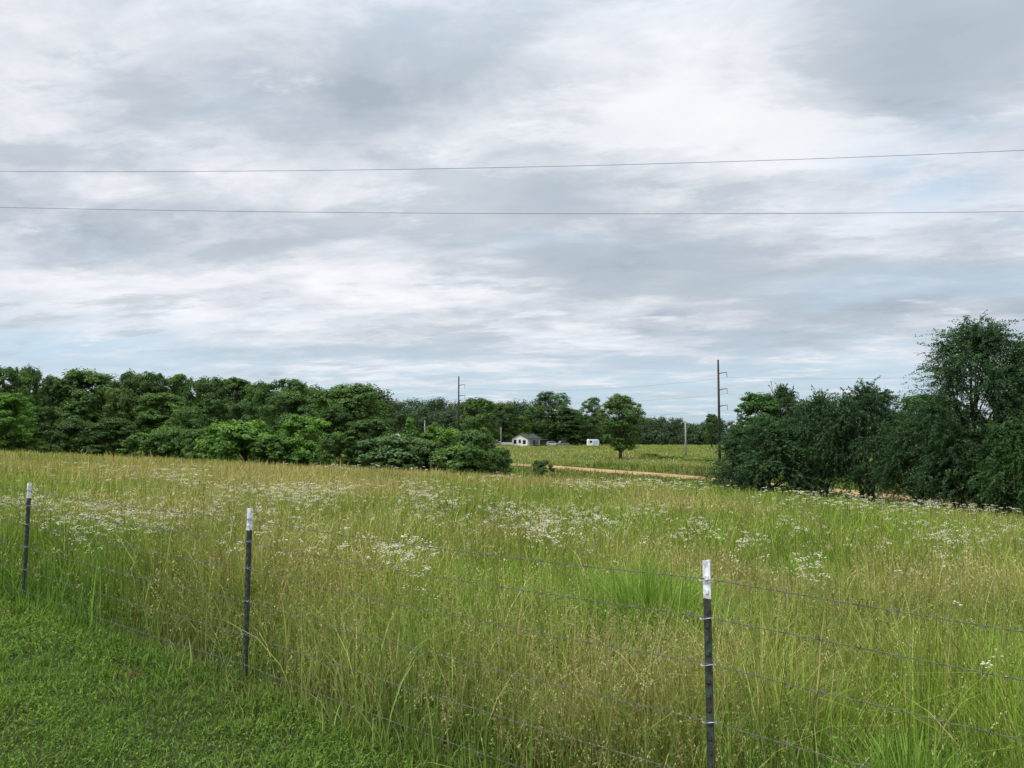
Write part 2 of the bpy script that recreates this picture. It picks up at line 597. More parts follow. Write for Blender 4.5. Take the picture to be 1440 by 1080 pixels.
def meadow(n, d0, d1, k, fat):
    x, y = scatter(n, d0, d1)
    t = beyond(x, y)
    edge_w = .12 * (fbm(x * 2.2, y * 2.2, 5) - .5) * 2
    tc_i = rng.integers(0, max(1, n // 26), n)
    cx_, cy_ = scatter(max(1, n // 26), d0, d1)
    tuft = rng.random(n) < .62
    sp = .045 * np.maximum(1, cy_[tc_i] / 9)
    ox, oy = rng.normal(0, 1, n) * sp, rng.normal(0, 1, n) * sp
    x = np.where(tuft, cx_[tc_i] + ox, x)
    y = np.where(tuft, np.maximum(cy_[tc_i] + oy, 1.5), y)
    tz = rng.normal(0, 1, n // 26)[tc_i]
    t = beyond(x, y)
    keep = (t > -.10 + edge_w) & (road_dist(x, y) > 1.45)
    if d0 < 7:
        cut = np.clip((t + .10) / .5, .45, 1)
        keep &= rng.random(n) < cut
    x, y, t, tuft, tz, ox, oy = (q_[keep] for q_ in (x, y, t, tuft, tz, ox, oy))
    N = len(x)
    dr = np.clip(dryness(x, y) + np.where(tuft, .13 * tz, 0), 0, 1)
    clump = fbm(x * 1.6, y * 1.6, 33, 3)
    h = zone_height(x, y) * (.38 + .72 * rng.random(N)) * (.62 + .76 * clump)
    wd = .0066 * fat * np.maximum(1, y / 6.) * (.5 + 1.0 * rng.random(N))
    r_ = rng.random(N)[:, None]
    m = np.clip(dr[:, None] * 1.1 + rng.normal(0, .2, N)[:, None], 0, 1)
    c = GREEN * (1 - m) + YEL * m
    lush = (smooth((.56 - dr) * 3) * fbm(x / 3, y / 3, 77) * (1 - smooth((y - 80) / 15)))[:, None]
    farf = smooth((y - 82) / 12)[:, None]
    c = c * (1 - .6 * farf) + (np.array([.185, .245, .070]) + .08 * fbm(x / 14, y / 22, 55)[:, None] * np.array([1, .55, .2])) * .6 * farf
    lush = np.maximum(lush, .9 * np.exp(-(((x - 1.2) / 1.3) ** 2 + ((y - 6.2) / 1.4) ** 2))[:, None])
    c = c * (1 - .7 * lush) + LUSH * .7 * lush
    strip = np.exp(-(np.maximum(t, 0) / .75) ** 1.5)[:, None] * (y < 14)[:, None]
    c = c * (1 - .7 * strip) + np.array([.080, .185, .032]) * .7 * strip
    dryb = (r_ < (.30 * dr[:, None] + .02) * (1 - .8 * strip))
    c = np.where(dryb, STRAW * .85, c)
    val = smooth((y - edge(x) - 2) / 8)[:, None] * smooth((92 - y) / 10)[:, None]
    c = c * (1 - .55 * val) + np.array([.12, .18, .04]) * .55 * val
    mul = .42 + 1.38 * rng.random(N) ** 1.35
    mul = mul * np.where(tuft, np.clip(1 + .22 * rng.permutation(4096)[(np.abs(tz) * 1e5).astype(int) % 4096] / 2048. - .22, .6, 1.5), 1)
    mul = mul * (.66 + .62 * fbm(x / 1.3, y / 1.9, 47, 4))
    mul = mul * (1 - .6 * farf[:, 0]) + .6 * farf[:, 0]
    rusty = (smooth((fbm(x / 2.4, y / 3.2, 83, 4) - .52) / .16) * .35 * (1 - farf[:, 0]))[:, None]
    c = c * (1 - .8 * rusty) + np.array([.30, .24, .11]) * .8 * rusty
    c = c * mul[:, None]
    tip = c * (1 - .25 * m) + (.25 * m) * STRAW
    base = np.stack([x, y, ground(x, y) - .01], 1)
    bend = np.abs(rng.normal(.34, .34, N)).clip(0, 1.2)
    az = np.where(tuft, np.arctan2(oy, ox) + rng.normal(0, .6, N), fbm(x / 1.7, y / 1.7, 61, 3) * 14 + rng.normal(0, 1.3, N))
    h = h * np.where(tuft, np.clip(1 + .16 * tz, .6, 1.4), .92)
    stray = (np.abs(t - .15) < .3) & (rng.random(N) < .07)
    h = np.where(stray, .45 + .4 * rng.random(N), h)
    return blades(base, h * (1 + .12 * bend), wd, az, bend, c, tip, k)


def weeds(n, d0, d1):
    """broad leaves of low weeds between the grasses"""
    x, y = scatter(n, d0, d1)
    keep = (beyond(x, y) > .05) & (fbm(x * 1.1, y * 1.1, 91, 3) > .50) & (y < edge(x))
    x, y = x[keep], y[keep]
    N = len(x)
    z = ground(x, y) + zone_height(x, y) * (.25 + .7 * rng.random(N) ** 1.3)
    V, Q = leaf_quads(np.stack([x, y, z], 1), rng.normal(0, .6, (N, 3)) + np.array([0, 0, .8]), .026 * np.maximum(1, y / 9), .30, rng)
    c = np.array([.13, .22, .045]) * (.5 + .9 * rng.random(N))[:, None] * np.where(rng.random(N) < .15, 1.5, 1)[:, None]
    return V, Q, np.repeat(c, 4, 0)


parts = [weeds(90000, 2.2, 7), weeds(90000, 7, 30), meadow(150000, 2.0, 6.5, 4, 1.), meadow(250000, 6.5, 20, 3, 1.1), meadow(190000, 20, 66, 2, 1.15), meadow(90000, 60, 90, 2, 1.1), meadow(150000, 88, 285, 2, 1.)]
V, Q, C = join(parts)
mo = np_mesh("meadow_grass", V, Q, M_grass, C)
tag(mo, 'uncut green and yellow meadow grass filling the field beyond the wire fence', 'meadow grass', kind='stuff')


def stalks(n, d0, d1, k, fat):
    """flowering stems: thin straw stalk and a seed head"""
    x, y = scatter(n, d0, d1)
    dr = dryness(x, y)
    t = beyond(x, y)
    keep = (t > .12) & (rng.random(n) < .10 + .75 * dr) & (y < edge(x) + 3)
    x, y, dr = x[keep], y[keep], dr[keep]
    N = len(x)
    h = zone_height(x, y) * (.68 + .52 * rng.random(N))
    s = np.maximum(1, y / 5.)
    wd = .0026 * fat * s
    az = rng.random(N) * 2 * np.pi
    bend = np.abs(rng.normal(.16, .2, N)).clip(0, .8)
    m = np.clip(dr + rng.normal(0, .25, N), 0, 1)[:, None]
    c = (np.array([.22, .24, .06]) * (1 - m) + STRAW * .95 * m) * (.7 + .55 * rng.random(N))[:, None]
    base = np.stack([x, y, ground(x, y) - .01], 1)
    A = blades(base, h, wd, az, bend, c * .85, c, k, taper=.15)
    # open seed heads: many small spikelets on the top of each stem
    ns = 11 if d1 < 10 else (5 if d1 < 25 else 2)
    u = 1 - (.04 + .24 * rng.random((N, ns)))
    sc_ = np.minimum(s, 2.6)[:, None]
    ho = (bend * h)[:, None] * (.3 * u + .7 * u ** 2)
    wide = (.004 + .013 * rng.random((N, 1))) * np.minimum(s, 2.)[:, None]
    off = rng.normal(0, 1, (N, ns, 3)) * wide[..., None]
    pp = np.stack([base[:, 0:1] + np.cos(az)[:, None] * ho, base[:, 1:2] + np.sin(az)[:, None] * ho,
                   base[:, 2:3] + h[:, None] * (u - .42 * bend[:, None] * u ** 3)], -1) + off
    ln = (.007 + .008 * rng.random((N, ns))) * sc_ * (1 if ns > 5 else 1.5)
    ax_ = rng.normal(0, .4, (N, ns, 3)) + np.array([0, 0, 1.])
    sd = rng.normal(0, 1, (N, ns, 3)) * np.array([1, 1, .2])
    ax_ *= (ln / np.linalg.norm(ax_, axis=2))[..., None]
    sd *= (ln * .30 / np.linalg.norm(sd, axis=2))[..., None]
    HV = np.stack([pp - ax_ * .5, pp + sd, pp + ax_ * .5, pp - sd], 2)
    rust = (rng.random(N) < .3)[:, None]
    hc = np.where(rust, np.array([.40, .29, .17]), np.array([.50, .44, .24])) * (.65 + .6 * rng.random(N))[:, None]
    HC = np.repeat(hc, ns * 4, 0)
    HQ = np.arange(N * ns * 4).reshape(-1, 4)
    return join([A, (HV.reshape(-1, 3), HQ, HC)])


V, Q, C = join([stalks(27000, 2.2, 6.5, 3, 1), stalks(44000, 6.5, 20, 2, 1), stalks(60000, 20, 66, 2, 1)])
so_ = np_mesh("dry_grass_stalks", V, Q, M_grass, C)
tag(so_, 'straw coloured seed stalks standing among the green meadow grass', 'dry grass', kind='stuff')

# lawn: short mown grass and clover on the near side of the fence
n = 420000
x = rng.uniform(-9.5, 2.6, n)
y = rng.uniform(1.6, 9.8, n)
t = beyond(x, y)
keep = (t < .12 + .1 * (fbm(x * 2, y * 2, 8) - .5)) & (x > -.85 * y - 1.2) & (rng.random(n) < np.clip((5. / y) ** 1.5, .2, 1))
x, y, t = x[keep], y[keep], t[keep]
N = len(x)
tuft = fbm(x * 5, y * 5, 12, 3)
patch = fbm(x * .9, y * .9, 14, 3)
bare = fbm(x * 2.3 + 7, y * 2.3, 19, 2)
h = (.024 + .045 * rng.random(N)) * (.6 + .9 * smooth((tuft - .25) / .5)) + .05 * smooth((t + .35) / .35) * rng.random(N)
wd = (.0035 + .0045 * rng.random(N)) * np.maximum(1, y / 4.)
c = np.array([.110, .205, .028]) * (1 - patch[:, None]) + np.array([.175, .272, .038]) * patch[:, None]
c = c * (.38 + 1.25 * rng.random(N) ** 1.3)[:, None]
brown = (rng.random(N) < .06 + .35 * smooth((bare - .70) / .1))[:, None]
c = np.where(brown, np.array([.17, .13, .06]) * (.6 + .6 * rng.random(N))[:, None], c)
base = np.stack([x, y, ground(x, y) - .004], 1)
V, Q, C = blades(base, h, wd, rng.random(N) * 6.283, rng.uniform(.2, 1.2, N), c * .8, c * 1.1, 2, taper=.5)
# clover leaflets: little horizontal leaves
n2 = 110000
x = rng.uniform(-9, 2.0, n2); y = rng.uniform(1.8, 8.5, n2)
keep = (beyond(x, y) < .0) & (fbm(x * 1.7, y * 1.7, 41, 3) > .44) & (x > -.85 * y - 1.2) & (rng.random(n2) < np.clip((5. / y) ** 1.5, .2, 1))
x, y = x[keep], y[keep]
N = len(x)
zc_ = ground(x, y) + .025 + .035 * rng.random(N)
s = (.0045 + .005 * rng.random(N)) * np.maximum(1, y / 5)
a = rng.random(N) * 6.283
u1 = np.stack([np.cos(a), np.sin(a), rng.normal(0, .35, N)], 1) * s[:, None]
u2 = np.stack([-np.sin(a), np.cos(a), rng.normal(0, .35, N)], 1) * s[:, None]
ctr = np.stack([x, y, zc_], 1)
LV = np.stack([ctr - u1, ctr + u2 * .8, ctr + u1, ctr - u2 * .8], 1)
lc = np.array([.12, .22, .03]) * (.45 + 1.0 * rng.random(N))[:, None]
V, Q, C = join([(V, Q, C), (LV.reshape(-1, 3), np.arange(N * 4).reshape(-1, 4), np.repeat(lc, 4, 0))])
lo = np_mesh("lawn_grass", V, Q, M_lawn, C)
tag(lo, 'short mown lawn of grass and clover in the near left corner', 'lawn grass', kind='stuff')

# ------------------------------------------------------------------ white wildflowers in drifts
drifts = [(20, 712, 42, 13, 90), (95, 720, 58, 20, 150), (170, 733, 50, 18, 110), (235, 735, 20, 6, 36), (110, 752, 50, 10, 30), (290, 722, 26, 9, 40),
          (250, 670, 34, 10, 90), (340, 690, 60, 11, 130), (415, 693, 55, 9, 210), (440, 704, 42, 10, 120), (500, 690, 36, 9, 60), (365, 735, 30, 10, 26),
          (590, 690, 34, 11, 80), (600, 715, 38, 18, 120), (565, 783, 42, 9, 56), (545, 792, 20, 5, 16), (715, 725, 30, 11, 80), (790, 733, 66, 14, 230), (760, 745, 20, 12, 70), (650, 700, 60, 20, 60),
          (785, 768, 12, 5, 14), (910, 722, 26, 11, 50), (980, 748, 27, 8, 55), (1055, 764, 20, 5, 20), (1040, 785, 14, 3, 9), (1132, 803, 22, 11, 26), (1120, 745, 20, 9, 20),
          (1125, 692, 55, 5, 80), (1190, 704, 120, 6, 170), (1290, 715, 95, 6, 140), (1400, 716, 50, 4, 55), (1310, 748, 28, 5, 44), (1352, 760, 36, 7, 60), (1402, 752, 24, 4, 30),
          (950, 682, 62, 6, 110), (840, 681, 60, 6, 110), (700, 672, 30, 3, 30), (520, 655, 80, 5, 60), (150, 665, 100, 12, 60),
          (770, 638, 70, 6, 180), (850, 645, 70, 6, 90), (935, 646, 50, 5, 30), (1340, 815, 90, 30, 12), (600, 835, 30, 8, 5), (440, 770, 60, 20, 14), (1395, 945, 22, 8, 2), (700, 740, 700, 40, 260), (60, 780, 60, 14, 12)]
fp, fr = [], []
for (cx, cy, hw_, hh_, nn) in drifts:
    nn = max(2, int(nn * .85))
    r = np.sqrt(rng.random(nn))
    a = rng.random(nn) * 6.283
    fp.append(np.stack([cx + hw_ * 1.1 * r * np.cos(a) + rng.normal(0, hw_ * .28, nn), cy + hh_ * 1.1 * r * np.sin(a) + rng.normal(0, hh_ * .28, nn)], 1))
fp = np.concatenate(fp)
vx, vz = (fp[:, 0] - 720) / F, (540 - fp[:, 1]) / F
dirs = np.stack([vx, math.cos(PITCH) - vz * math.sin(PITCH), math.sin(PITCH) + vz * math.cos(PITCH)], 1)
dirs /= dirs[:, 1:2]
hit = np.zeros(len(fp))
done = np.zeros(len(fp), bool)
for d in 2.6 * (300 / 2.6) ** np.linspace(0, 1, 900):
    z = EYE + dirs[:, 2] * d
    fh = zone_height(dirs[:, 0] * d, np.full(len(fp), d)) * 1.02 + .02
    new = ~done & (z < ground(dirs[:, 0] * d, np.full(len(fp), d)) + fh)
    hit[new] = d
    done |= new
ok = done & (beyond(dirs[:, 0] * hit, hit) > .3)
fd, fx = hit[ok], (dirs[:, 0] * hit)[ok]
fh = (zone_height(fx, fd) * 1.02 + .02)
HV, HQ, HC, st_b, st_h, st_c = [], [], [], [], [], []
vo = 0
oct_v = np.array([(1, 0, 0), (.5, .87, 0), (-.5, .87, 0), (-1, 0, 0), (-.5, -.87, 0), (.5, -.87, 0), (0, 0, .5), (0, 0, -.35)])
oct_f = np.array([(i, (i + 1) % 6, 6) for i in range(6)] + [((i + 1) % 6, i, 7) for i in range(6)])
for x0, d0, h0 in zip(fx, fd, fh):
    big = max(1, d0 / 11)
    nh = random.randint(5, 11)
    zg = gz(x0, d0)
    z0 = zg + h0 * random.uniform(.90, 1.16) + .03
    rad = random.uniform(.022, .05) * min(big, 3.0)
    st_b.append((x0, d0, zg)); st_h.append(z0 - zg)
    tone = random.uniform(.8, 1.05)
    warm = random.random() < .25
    fz = random.uniform(.6, 1.25)
    for k in range(nh):
        a, r = random.random() * 6.283, rad * math.sqrt(random.random())
        s_ = fz * random.uniform(.006, .0105) * min(big, 3.6 if d0 > 75 else 4.5)
        HV.append(oct_v * s_ + np.array([x0 + r * math.cos(a), d0 + r * math.sin(a), z0 + random.uniform(-.014, .014) - r * .12]))
        HC.append(np.repeat(np.array([[.82, .81, .70] if not warm else [.70, .63, .44]]) * tone, 8, 0))
        HQ.append(oct_f + vo)
        vo += 8
st_b, st_h = np.array(st_b), np.array(st_h)
SV, SQ, SC = blades(st_b, st_h, .003 * np.maximum(1, st_b[:, 1] / 7), rng.random(len(st_b)) * 6.28, np.zeros(len(st_b)), np.tile(np.array([.12, .18, .04]), (len(st_b), 1)), np.tile(np.array([.16, .22, .06]), (len(st_b), 1)), 1, taper=.1)
ST = np.concatenate([SQ[:, [0, 1, 2]], SQ[:, [0, 2, 3]]])
HV, HC, HQ = np.concatenate(HV), np.concatenate(HC), np.concatenate(HQ)
fl = np_mesh("wildflowers", np.concatenate([HV, SV]), np.concatenate([HQ, ST + len(HV)]), M_flower, np.concatenate([HC, SC]))
tag(fl, 'drifts of small white daisy-like wildflowers in the meadow', 'wildflowers', kind='stuff')


# lush clumps of broad bright grass: each one a plant you could dig up
def grass_clump(label, px, Yd, rad, hgt, n, seed, group):
    r_ = np.random.default_rng(seed)
    x0 = (px - 720) / F * Yd
    root = empty('grass_clump', (x0, Yd, gz(x0, Yd)))
    tag(root, label, 'grass clump', group)
    rr, a = rad * np.abs(r_.normal(0, .62, n)).clip(0, 1.5), r_.random(n) * 6.283
    base = np.stack([rr * np.cos(a), rr * np.sin(a) * .8, np.full(n, -.05)], 1)
    az = a + r_.normal(0, .9, n)
    h = hgt * (.45 + .6 * r_.random(n)) * (1 - .25 * rr / rad)
    c = np.array([.165, .285, .042]) * (.5 + .9 * r_.random(n))[:, None]
    V, Q, C = blades(base, h, .010 * (.7 + .7 * r_.random(n)), az, np.abs(r_.normal(.45, .35, n)).clip(0, 1.15), c * .8, c * 1.1, 6, taper=.6)
    np_mesh('blade_tuft', V, Q, M_grass, C, root)


grass_clump('tall lime green clump of arching broad grass just left of the nearest fence post', 905, 5.9, .74, 1.04, 2200, 1, 'lush grass clumps in the meadow')
grass_clump('lime green grass clump in the bottom right, to the right of the nearest post foot', 1265, 3.2, .32, .62, 900, 2, 'lush grass clumps in the meadow')
grass_clump('smaller lime green grass clump in mid-meadow behind and right of the nearest post', 1130, 8.2, .85, .84, 1800, 3, 'lush grass clumps in the meadow')

# ------------------------------------------------------------------ wire fence on steel T-posts
fence = empty('wire_fence', (POSTS[2][0], POSTS[2][1], 0))
tag(fence, 'barbed wire fence on dark green steel posts with white painted tips', 'fence')
FO = Vector(fence.location)
fang = math.atan2(-.612, .79)
WIRE_Z = [1.105, .955, .775, .555, .335, .135]
PH = 1.175
lean = [(0, 0), (.012, .0), (.006, .01), (-.006, 0), (0, 0)]


def local_xy(px_, py_, a, c):
    ca, sa = math.cos(fang), math.sin(fang)
    return (px_ + a * ca - c * sa, py_ + a * sa + c * ca)


for (pxx, pyy), (lx, ly) in zip(POSTS, lean):
    pe = MB()
    zb = gz(pxx, pyy) + (.032 if abs(pyy - 2.98) < .01 else 0)
    # T section: flange faces the lawn (negative local y), web runs to the field side
    T = [(-.0152, -.006), (.0152, -.006), (.0152, -.001), (.004, .001), (.003, .026), (-.003, .026), (-.004, .001), (-.0152, -.001)]
    def sect(mb, z0, z1, grow=0.):
        poly = []
        for a, c in T:
            a2, c2 = a * (1 + grow * 30), c + (-grow if c < 0 else grow)
            poly.append((a2, c2))
        n = len(poly)
        vs = []
        for z in (z0, z1):
            for a, c in poly:
                X_, Y_ = local_xy(pxx + lx * z, pyy + ly * z, a, c)
                vs.append((X_ - FO.x, Y_ - FO.y, zb + z - FO.z))
        mb.quad_mesh(vs, [tuple(range(n))[::-1], tuple(range(n, 2 * n))] + [(i, (i + 1) % n, n + (i + 1) % n, n + i) for i in range(n)])
    sect(pe, -.3, PH - .148)
    z = .06
    while z < PH - .17:                                  # studs along the flange
        X_, Y_ = local_xy(pxx + lx * z, pyy + ly * z, 0, -.0085)
        pe.box((X_ - FO.x, Y_ - FO.y, zb + z - FO.z), (.013, .006, .016), fang)
        z += .054
    po = pe.build('post', M_post, fence)
    tp = MB()
    sect(tp, PH - .1478, PH, .0004)
    for z in (PH - .12, PH - .066):
        X_, Y_ = local_xy(pxx + lx * z, pyy + ly * z, 0, -.0088)
        tp.box((X_ - FO.x, Y_ - FO.y, zb + z - FO.z), (.013, .006, .016), fang)
    tp.build('painted_tip', M_tip, po)
    for wz in WIRE_Z[:-1]:                               # wire clips wrapped round the post
        cl_ = MB()
        ring = []
        for a, c in [(-.030, -.012), (-.020, -.0145), (0, -.0165), (.020, -.0145), (.030, -.012), (.020, .004), (.006, .029), (-.006, .029), (-.020, .004), (-.030, -.012)]:
            X_, Y_ = local_xy(pxx + lx * wz, pyy + ly * wz, a, c)
            ring.append((X_ - FO.x, Y_ - FO.y, zb + wz - .004 - FO.z + .006 * math.sin(a * 90)))
        cl_.tube(ring, .0019, 5)
        cl_.build('clip', M_clip, po)


def strand_path(zh, sag):
    out = []
    for k in range(len(POSTS) - 1):
        (x0, y0), (x1, y1) = POSTS[k], POSTS[k + 1]
        z0, z1 = (gz(*p_) + zh + (.032 if abs(p_[1] - 2.98) < .01 else 0) for p_ in (POSTS[k], POSTS[k + 1]))
        L = math.hypot(x1 - x0, y1 - y0)
        n = int(L / .0125)
        for j in range(n):
            u = j / n
            X_, Y_ = local_xy(x0 + (x1 - x0) * u, y0 + (y1 - y0) * u, 0, -.0135)
            out.append((X_, Y_, z0 + (z1 - z0) * u - 4 * sag * u * (1 - u)))
    return np.array(out)


for wi, wz in enumerate(WIRE_Z):
    pth = strand_path(wz, .012 + .012 * random.random())
    n = len(pth)
    wob = .006 * (fbm(np.arange(n) * .03, np.full(n, wi * 3.), 50) - .5)
    pth[:, 2] += wob
    pth -= np.array(FO)
    ph = np.arange(n) * (2 * math.pi / 7.)
    ux = np.array([math.sin(fang), -math.cos(fang), 0])
    strands = []
    mb = MB()
    tube_v, tube_q = [], []
    vo = 0
    for off in (0, math.pi):
        c_ = pth + ux[None] * (np.cos(ph + off) * .0015)[:, None]
        c_[:, 2] += np.sin(ph + off) * .0015
        ringv = []
        for k in range(4):
            a = k * math.pi / 2
            ringv.append(c_ + ux[None] * (math.cos(a) * .0008) + np.array([0, 0, math.sin(a) * .0011]))
        TV = np.stack(ringv, 1).reshape(-1, 3)
        o = np.arange(n - 1)[:, None] * 4 + np.arange(4)[None]
        o2 = np.arange(n - 1)[:, None] * 4 + (np.arange(4)[None] + 1) % 4
        tube_q.append(np.stack([o, o2, o2 + 4, o + 4], -1).reshape(-1, 4) + vo)
        tube_v.append(TV)
        vo += len(TV)
    # barbs every 12 cm: two short wires with their four points
    al = np.array([math.cos(fang), math.sin(fang), 0])
    for j in range(5, n - 5, 10):
        for s_ in (-1, 1):
            a = random.random() * 3.14
            dv = ux * math.cos(a) + np.array([0, 0, math.sin(a)]) + al * .35 * s_
            p0, p1 = pth[j] + al * .004 * s_ - dv * .016, pth[j] + al * .004 * s_ + dv * .016
            sd = np.cross(dv, al)
            sd = sd / np.linalg.norm(sd) * .0012
            tube_v.append(np.array([p0 - sd, p0 + sd, p1 + sd, p1 - sd, p0 - al * .0012, p0 + al * .0012, p1 + al * .0012, p1 - al * .0012]))
            tube_q.append(np.array([[0, 1, 2, 3], [4, 5, 6, 7]]) + vo)
            vo += 8
    np_mesh('barbed_wire', np.concatenate(tube_v), np.concatenate(tube_q), M_wire, None, fence)


# ------------------------------------------------------------------ trees
def unit(r_, n):
    v = r_.normal(size=(n, 3))
    return v / np.linalg.norm(v, axis=1)[:, None]


def make_tree(seed, W, H, style, nleaf, leaf, lobes=26, base_h=.15, bark=True):
    """returns (crown mesh, trunk mesh): trunk foot at the origin, crown W wide, H tall"""
    r_ = np.random.default_rng(seed)
    lc, lr = [], []
    for i in range(lobes):
        h = base_h + (1 - base_h) * (i + r_.random()) / lobes
        u = (h - base_h) / (1 - base_h)
        if style == 'oak': pr = math.sin(math.pi * min(1, .16 + u * .80)) ** .55
        elif style == 'cone': pr = (1 - u) ** .8 * .95 + .08
        elif style == 'bush': pr = math.sqrt(max(0, 1 - (u * .92) ** 2.2))
        elif style == 'tall': pr = math.sin(math.pi * min(1, .10 + u * .86)) ** .7
        else: pr = math.sin(math.pi * min(1, .28 + u * .70)) ** .6
        a = i * 2.399 + r_.normal(0, .35)
        rl = W * (.095 + .15 * r_.random() ** 1.4) * (1.0 if style != 'cone' else .8 - .3 * u)
        rr = max(0, pr * W / 2 - rl * .75) * math.sqrt(.25 + .75 * r_.random())
        zz = min(h * H, H - rl * .75)
        lc.append((rr * math.cos(a), rr * math.sin(a), max(zz, rl * .5)))
        lr.append(rl)
    lc, lr = np.array(lc), np.array(lr)
    tint_l = r_.normal(1, .10, len(lc))
    P_, N_, T_, TW = [], [], [], []
    if style == 'feather':
        ntw = 46
        per = max(8, nleaf // (len(lc) * ntw))
        for c, r0, tl in zip(lc, lr, tint_l):
            d = unit(r_, ntw)
            outw = np.array([c[0], c[1], .25 * H * .3]) / (W / 2)
            d = d + outw[None] * .8 + np.array([0, 0, .25])
            d /= np.linalg.norm(d, axis=1)[:, None]
            st = c + unit(r_, ntw) * r0 * .55 * r_.random((ntw, 1))
            L = r0 * (.75 + 1.05 * r_.random(ntw)) 
            s_ = r_.random((ntw, per)) ** .7
            pp = st[:, None] + d[:, None] * (L[:, None] * s_)[..., None]
            pp[..., 2] -= .38 * L[:, None] * s_ ** 2
            pp += r_.normal(0, 1, pp.shape) * (.03 + .03 * s_ * L[:, None] * .25)[..., None] * W / 7
            TW.append((st, d, L))
            P_.append(pp.reshape(-1, 3))
            N_.append(np.repeat(d, per, 0) * .3 + np.array([0, 0, .6]) + r_.normal(0, .7, (ntw * per, 3)))
            T_.append(np.repeat(r_.normal(tl, .16, ntw), per))
    else:
        ncl = 17
        tot = (lr ** 2).sum()
        for c, r0, tl in zip(lc, lr, tint_l):
            d = unit(r_, ncl)
            d[:, 2] = np.where(d[:, 2] < -.35, -d[:, 2], d[:, 2])
            cc = c + d * r0 * (.62 + .38 * r_.random((ncl, 1)))
            cr = r0 * (.22 + .24 * r_.random(ncl))
            per = max(5, int(nleaf * r0 ** 2 / tot / ncl))
            dd = unit(r_, ncl * per)
            pp = np.repeat(cc, per, 0) + dd * (np.repeat(cr, per) * r_.random(ncl * per) ** .45)[:, None] * np.array([1.1, 1.1, .8])
            P_.append(pp)
            N_.append(dd * .7 + np.repeat(d, per, 0) * .5 + np.array([0, 0, .45]) + r_.normal(0, .45, (ncl * per, 3)))
            T_.append(np.repeat(r_.normal(tl, .13, ncl), per))
    P_, N_, T_ = np.concatenate(P_), np.concatenate(N_), np.concatenate(T_)
    keep = P_[:, 2] > .05
    P_, N_, T_ = P_[keep], N_[keep], T_[keep]
    V, Q = leaf_quads(P_, N_, leaf, .55 if style != 'feather' else .42, r_)
    t = (T_ * (.72 + .56 * r_.random(len(T_)))).clip(.3, 2)[:, None]
    hue = r_.normal(0, .1, len(T_))[:, None] + (T_[:, None] - 1) * .4
    C = np.concatenate([t * (.85 + .9 * hue), t * np.ones_like(t), t * (.95 - .5 * hue)], 1).clip(.05, 3)
    C = C * np.array([.094, .148, .040])
    C = np.repeat(C, 4, 0)
    if TW:                                               # the twigs the sprays of leaves grow on
        st, d, L = (np.concatenate(q_) for q_ in zip(*TW))
        sd = np.cross(d, r_.normal(size=d.shape))
        sd *= (.009 / np.linalg.norm(sd, axis=1))[:, None]
        rows = []
        for u in (0, .5, 1.):
            p_ = st + d * (L * u)[:, None]
            p_[:, 2] -= .38 * L * u * u
            rows += [p_ - sd * (1.1 - u), p_ + sd * (1.1 - u)]
        TV = np.stack(rows, 1)
        o_ = np.arange(len(st))[:, None, None] * 6 + np.array([[0, 1, 3, 2], [2, 3, 5, 4]])[None]
        Q = np.concatenate([Q, o_.reshape(-1, 4) + len(V)])
        V = np.concatenate([V, TV.reshape(-1, 3)])
        C = np.concatenate([C, np.tile(np.array([[.06, .05, .04]]), (len(st) * 6, 1))])
    crown = np_mesh('crown', V, Q, M_leaf, C)
    # trunk and limbs
    tb = MB()
    r0 = W * .032 if style != 'bush' else W * .018
    top = H * .72
    nst = 1 if style not in ('bush', 'feather') else 3
    for s_ in range(nst):
        ox, oy = (0, 0) if nst == 1 else (r_.normal(0, .06 * W), r_.normal(0, .06 * W))
        pts, rad = [], []
        for k in range(7):
            u = k / 6
            pts.append((ox * (.4 + 1.6 * u) + r_.normal(0, .012 * W) * u, oy * (.4 + 1.6 * u) + r_.normal(0, .012 * W) * u, -.3 + (top + .3) * u))
            rad.append(r0 * (1.35 if k == 0 else 1) * (1 - .82 * u) / math.sqrt(nst) * 1.1)
        tb.tube(pts, rad, 7)
        for c in lc[s_::nst]:
            u = min(.95, max(.12, (c[2] / top) * .62))
            a = Vector(pts[int(u * 6)])
            e_ = Vector(c)
            mid = a.lerp(e_, .5) + Vector((r_.normal(0, .03 * W), r_.normal(0, .03 * W), .05 * H))
            tb.tube([a, mid, e_], [r0 * .42 * (1 - .6 * u), r0 * .28 * (1 - .6 * u), r0 * .08], 5)
    trunk = tb.build('trunk', M_bark, smooth_=True)
    return crown, trunk, W, H


PROTO = {}


def proto(key, *a, **k):
    cr, tr, W, H = make_tree(*a, **k)
    cm, tm = cr.data, tr.data
    cm.name, tm.name = 'crown', 'trunk'
    bpy.data.objects.remove(cr)
    bpy.data.objects.remove(tr)
    # true extents of the crown, so a copy can be sized to what the photograph shows
    co = np.empty(len(cm.vertices) * 3, np.float32)
    cm.vertices.foreach_get('co', co)
    co = co.reshape(-1, 3)
    wx = np.percentile(co[:, 0], 98.5) - np.percentile(co[:, 0], 1.5)
    PROTO[key] = (cm, tm, wx, float(np.percentile(co[:, 2], 99.8)))


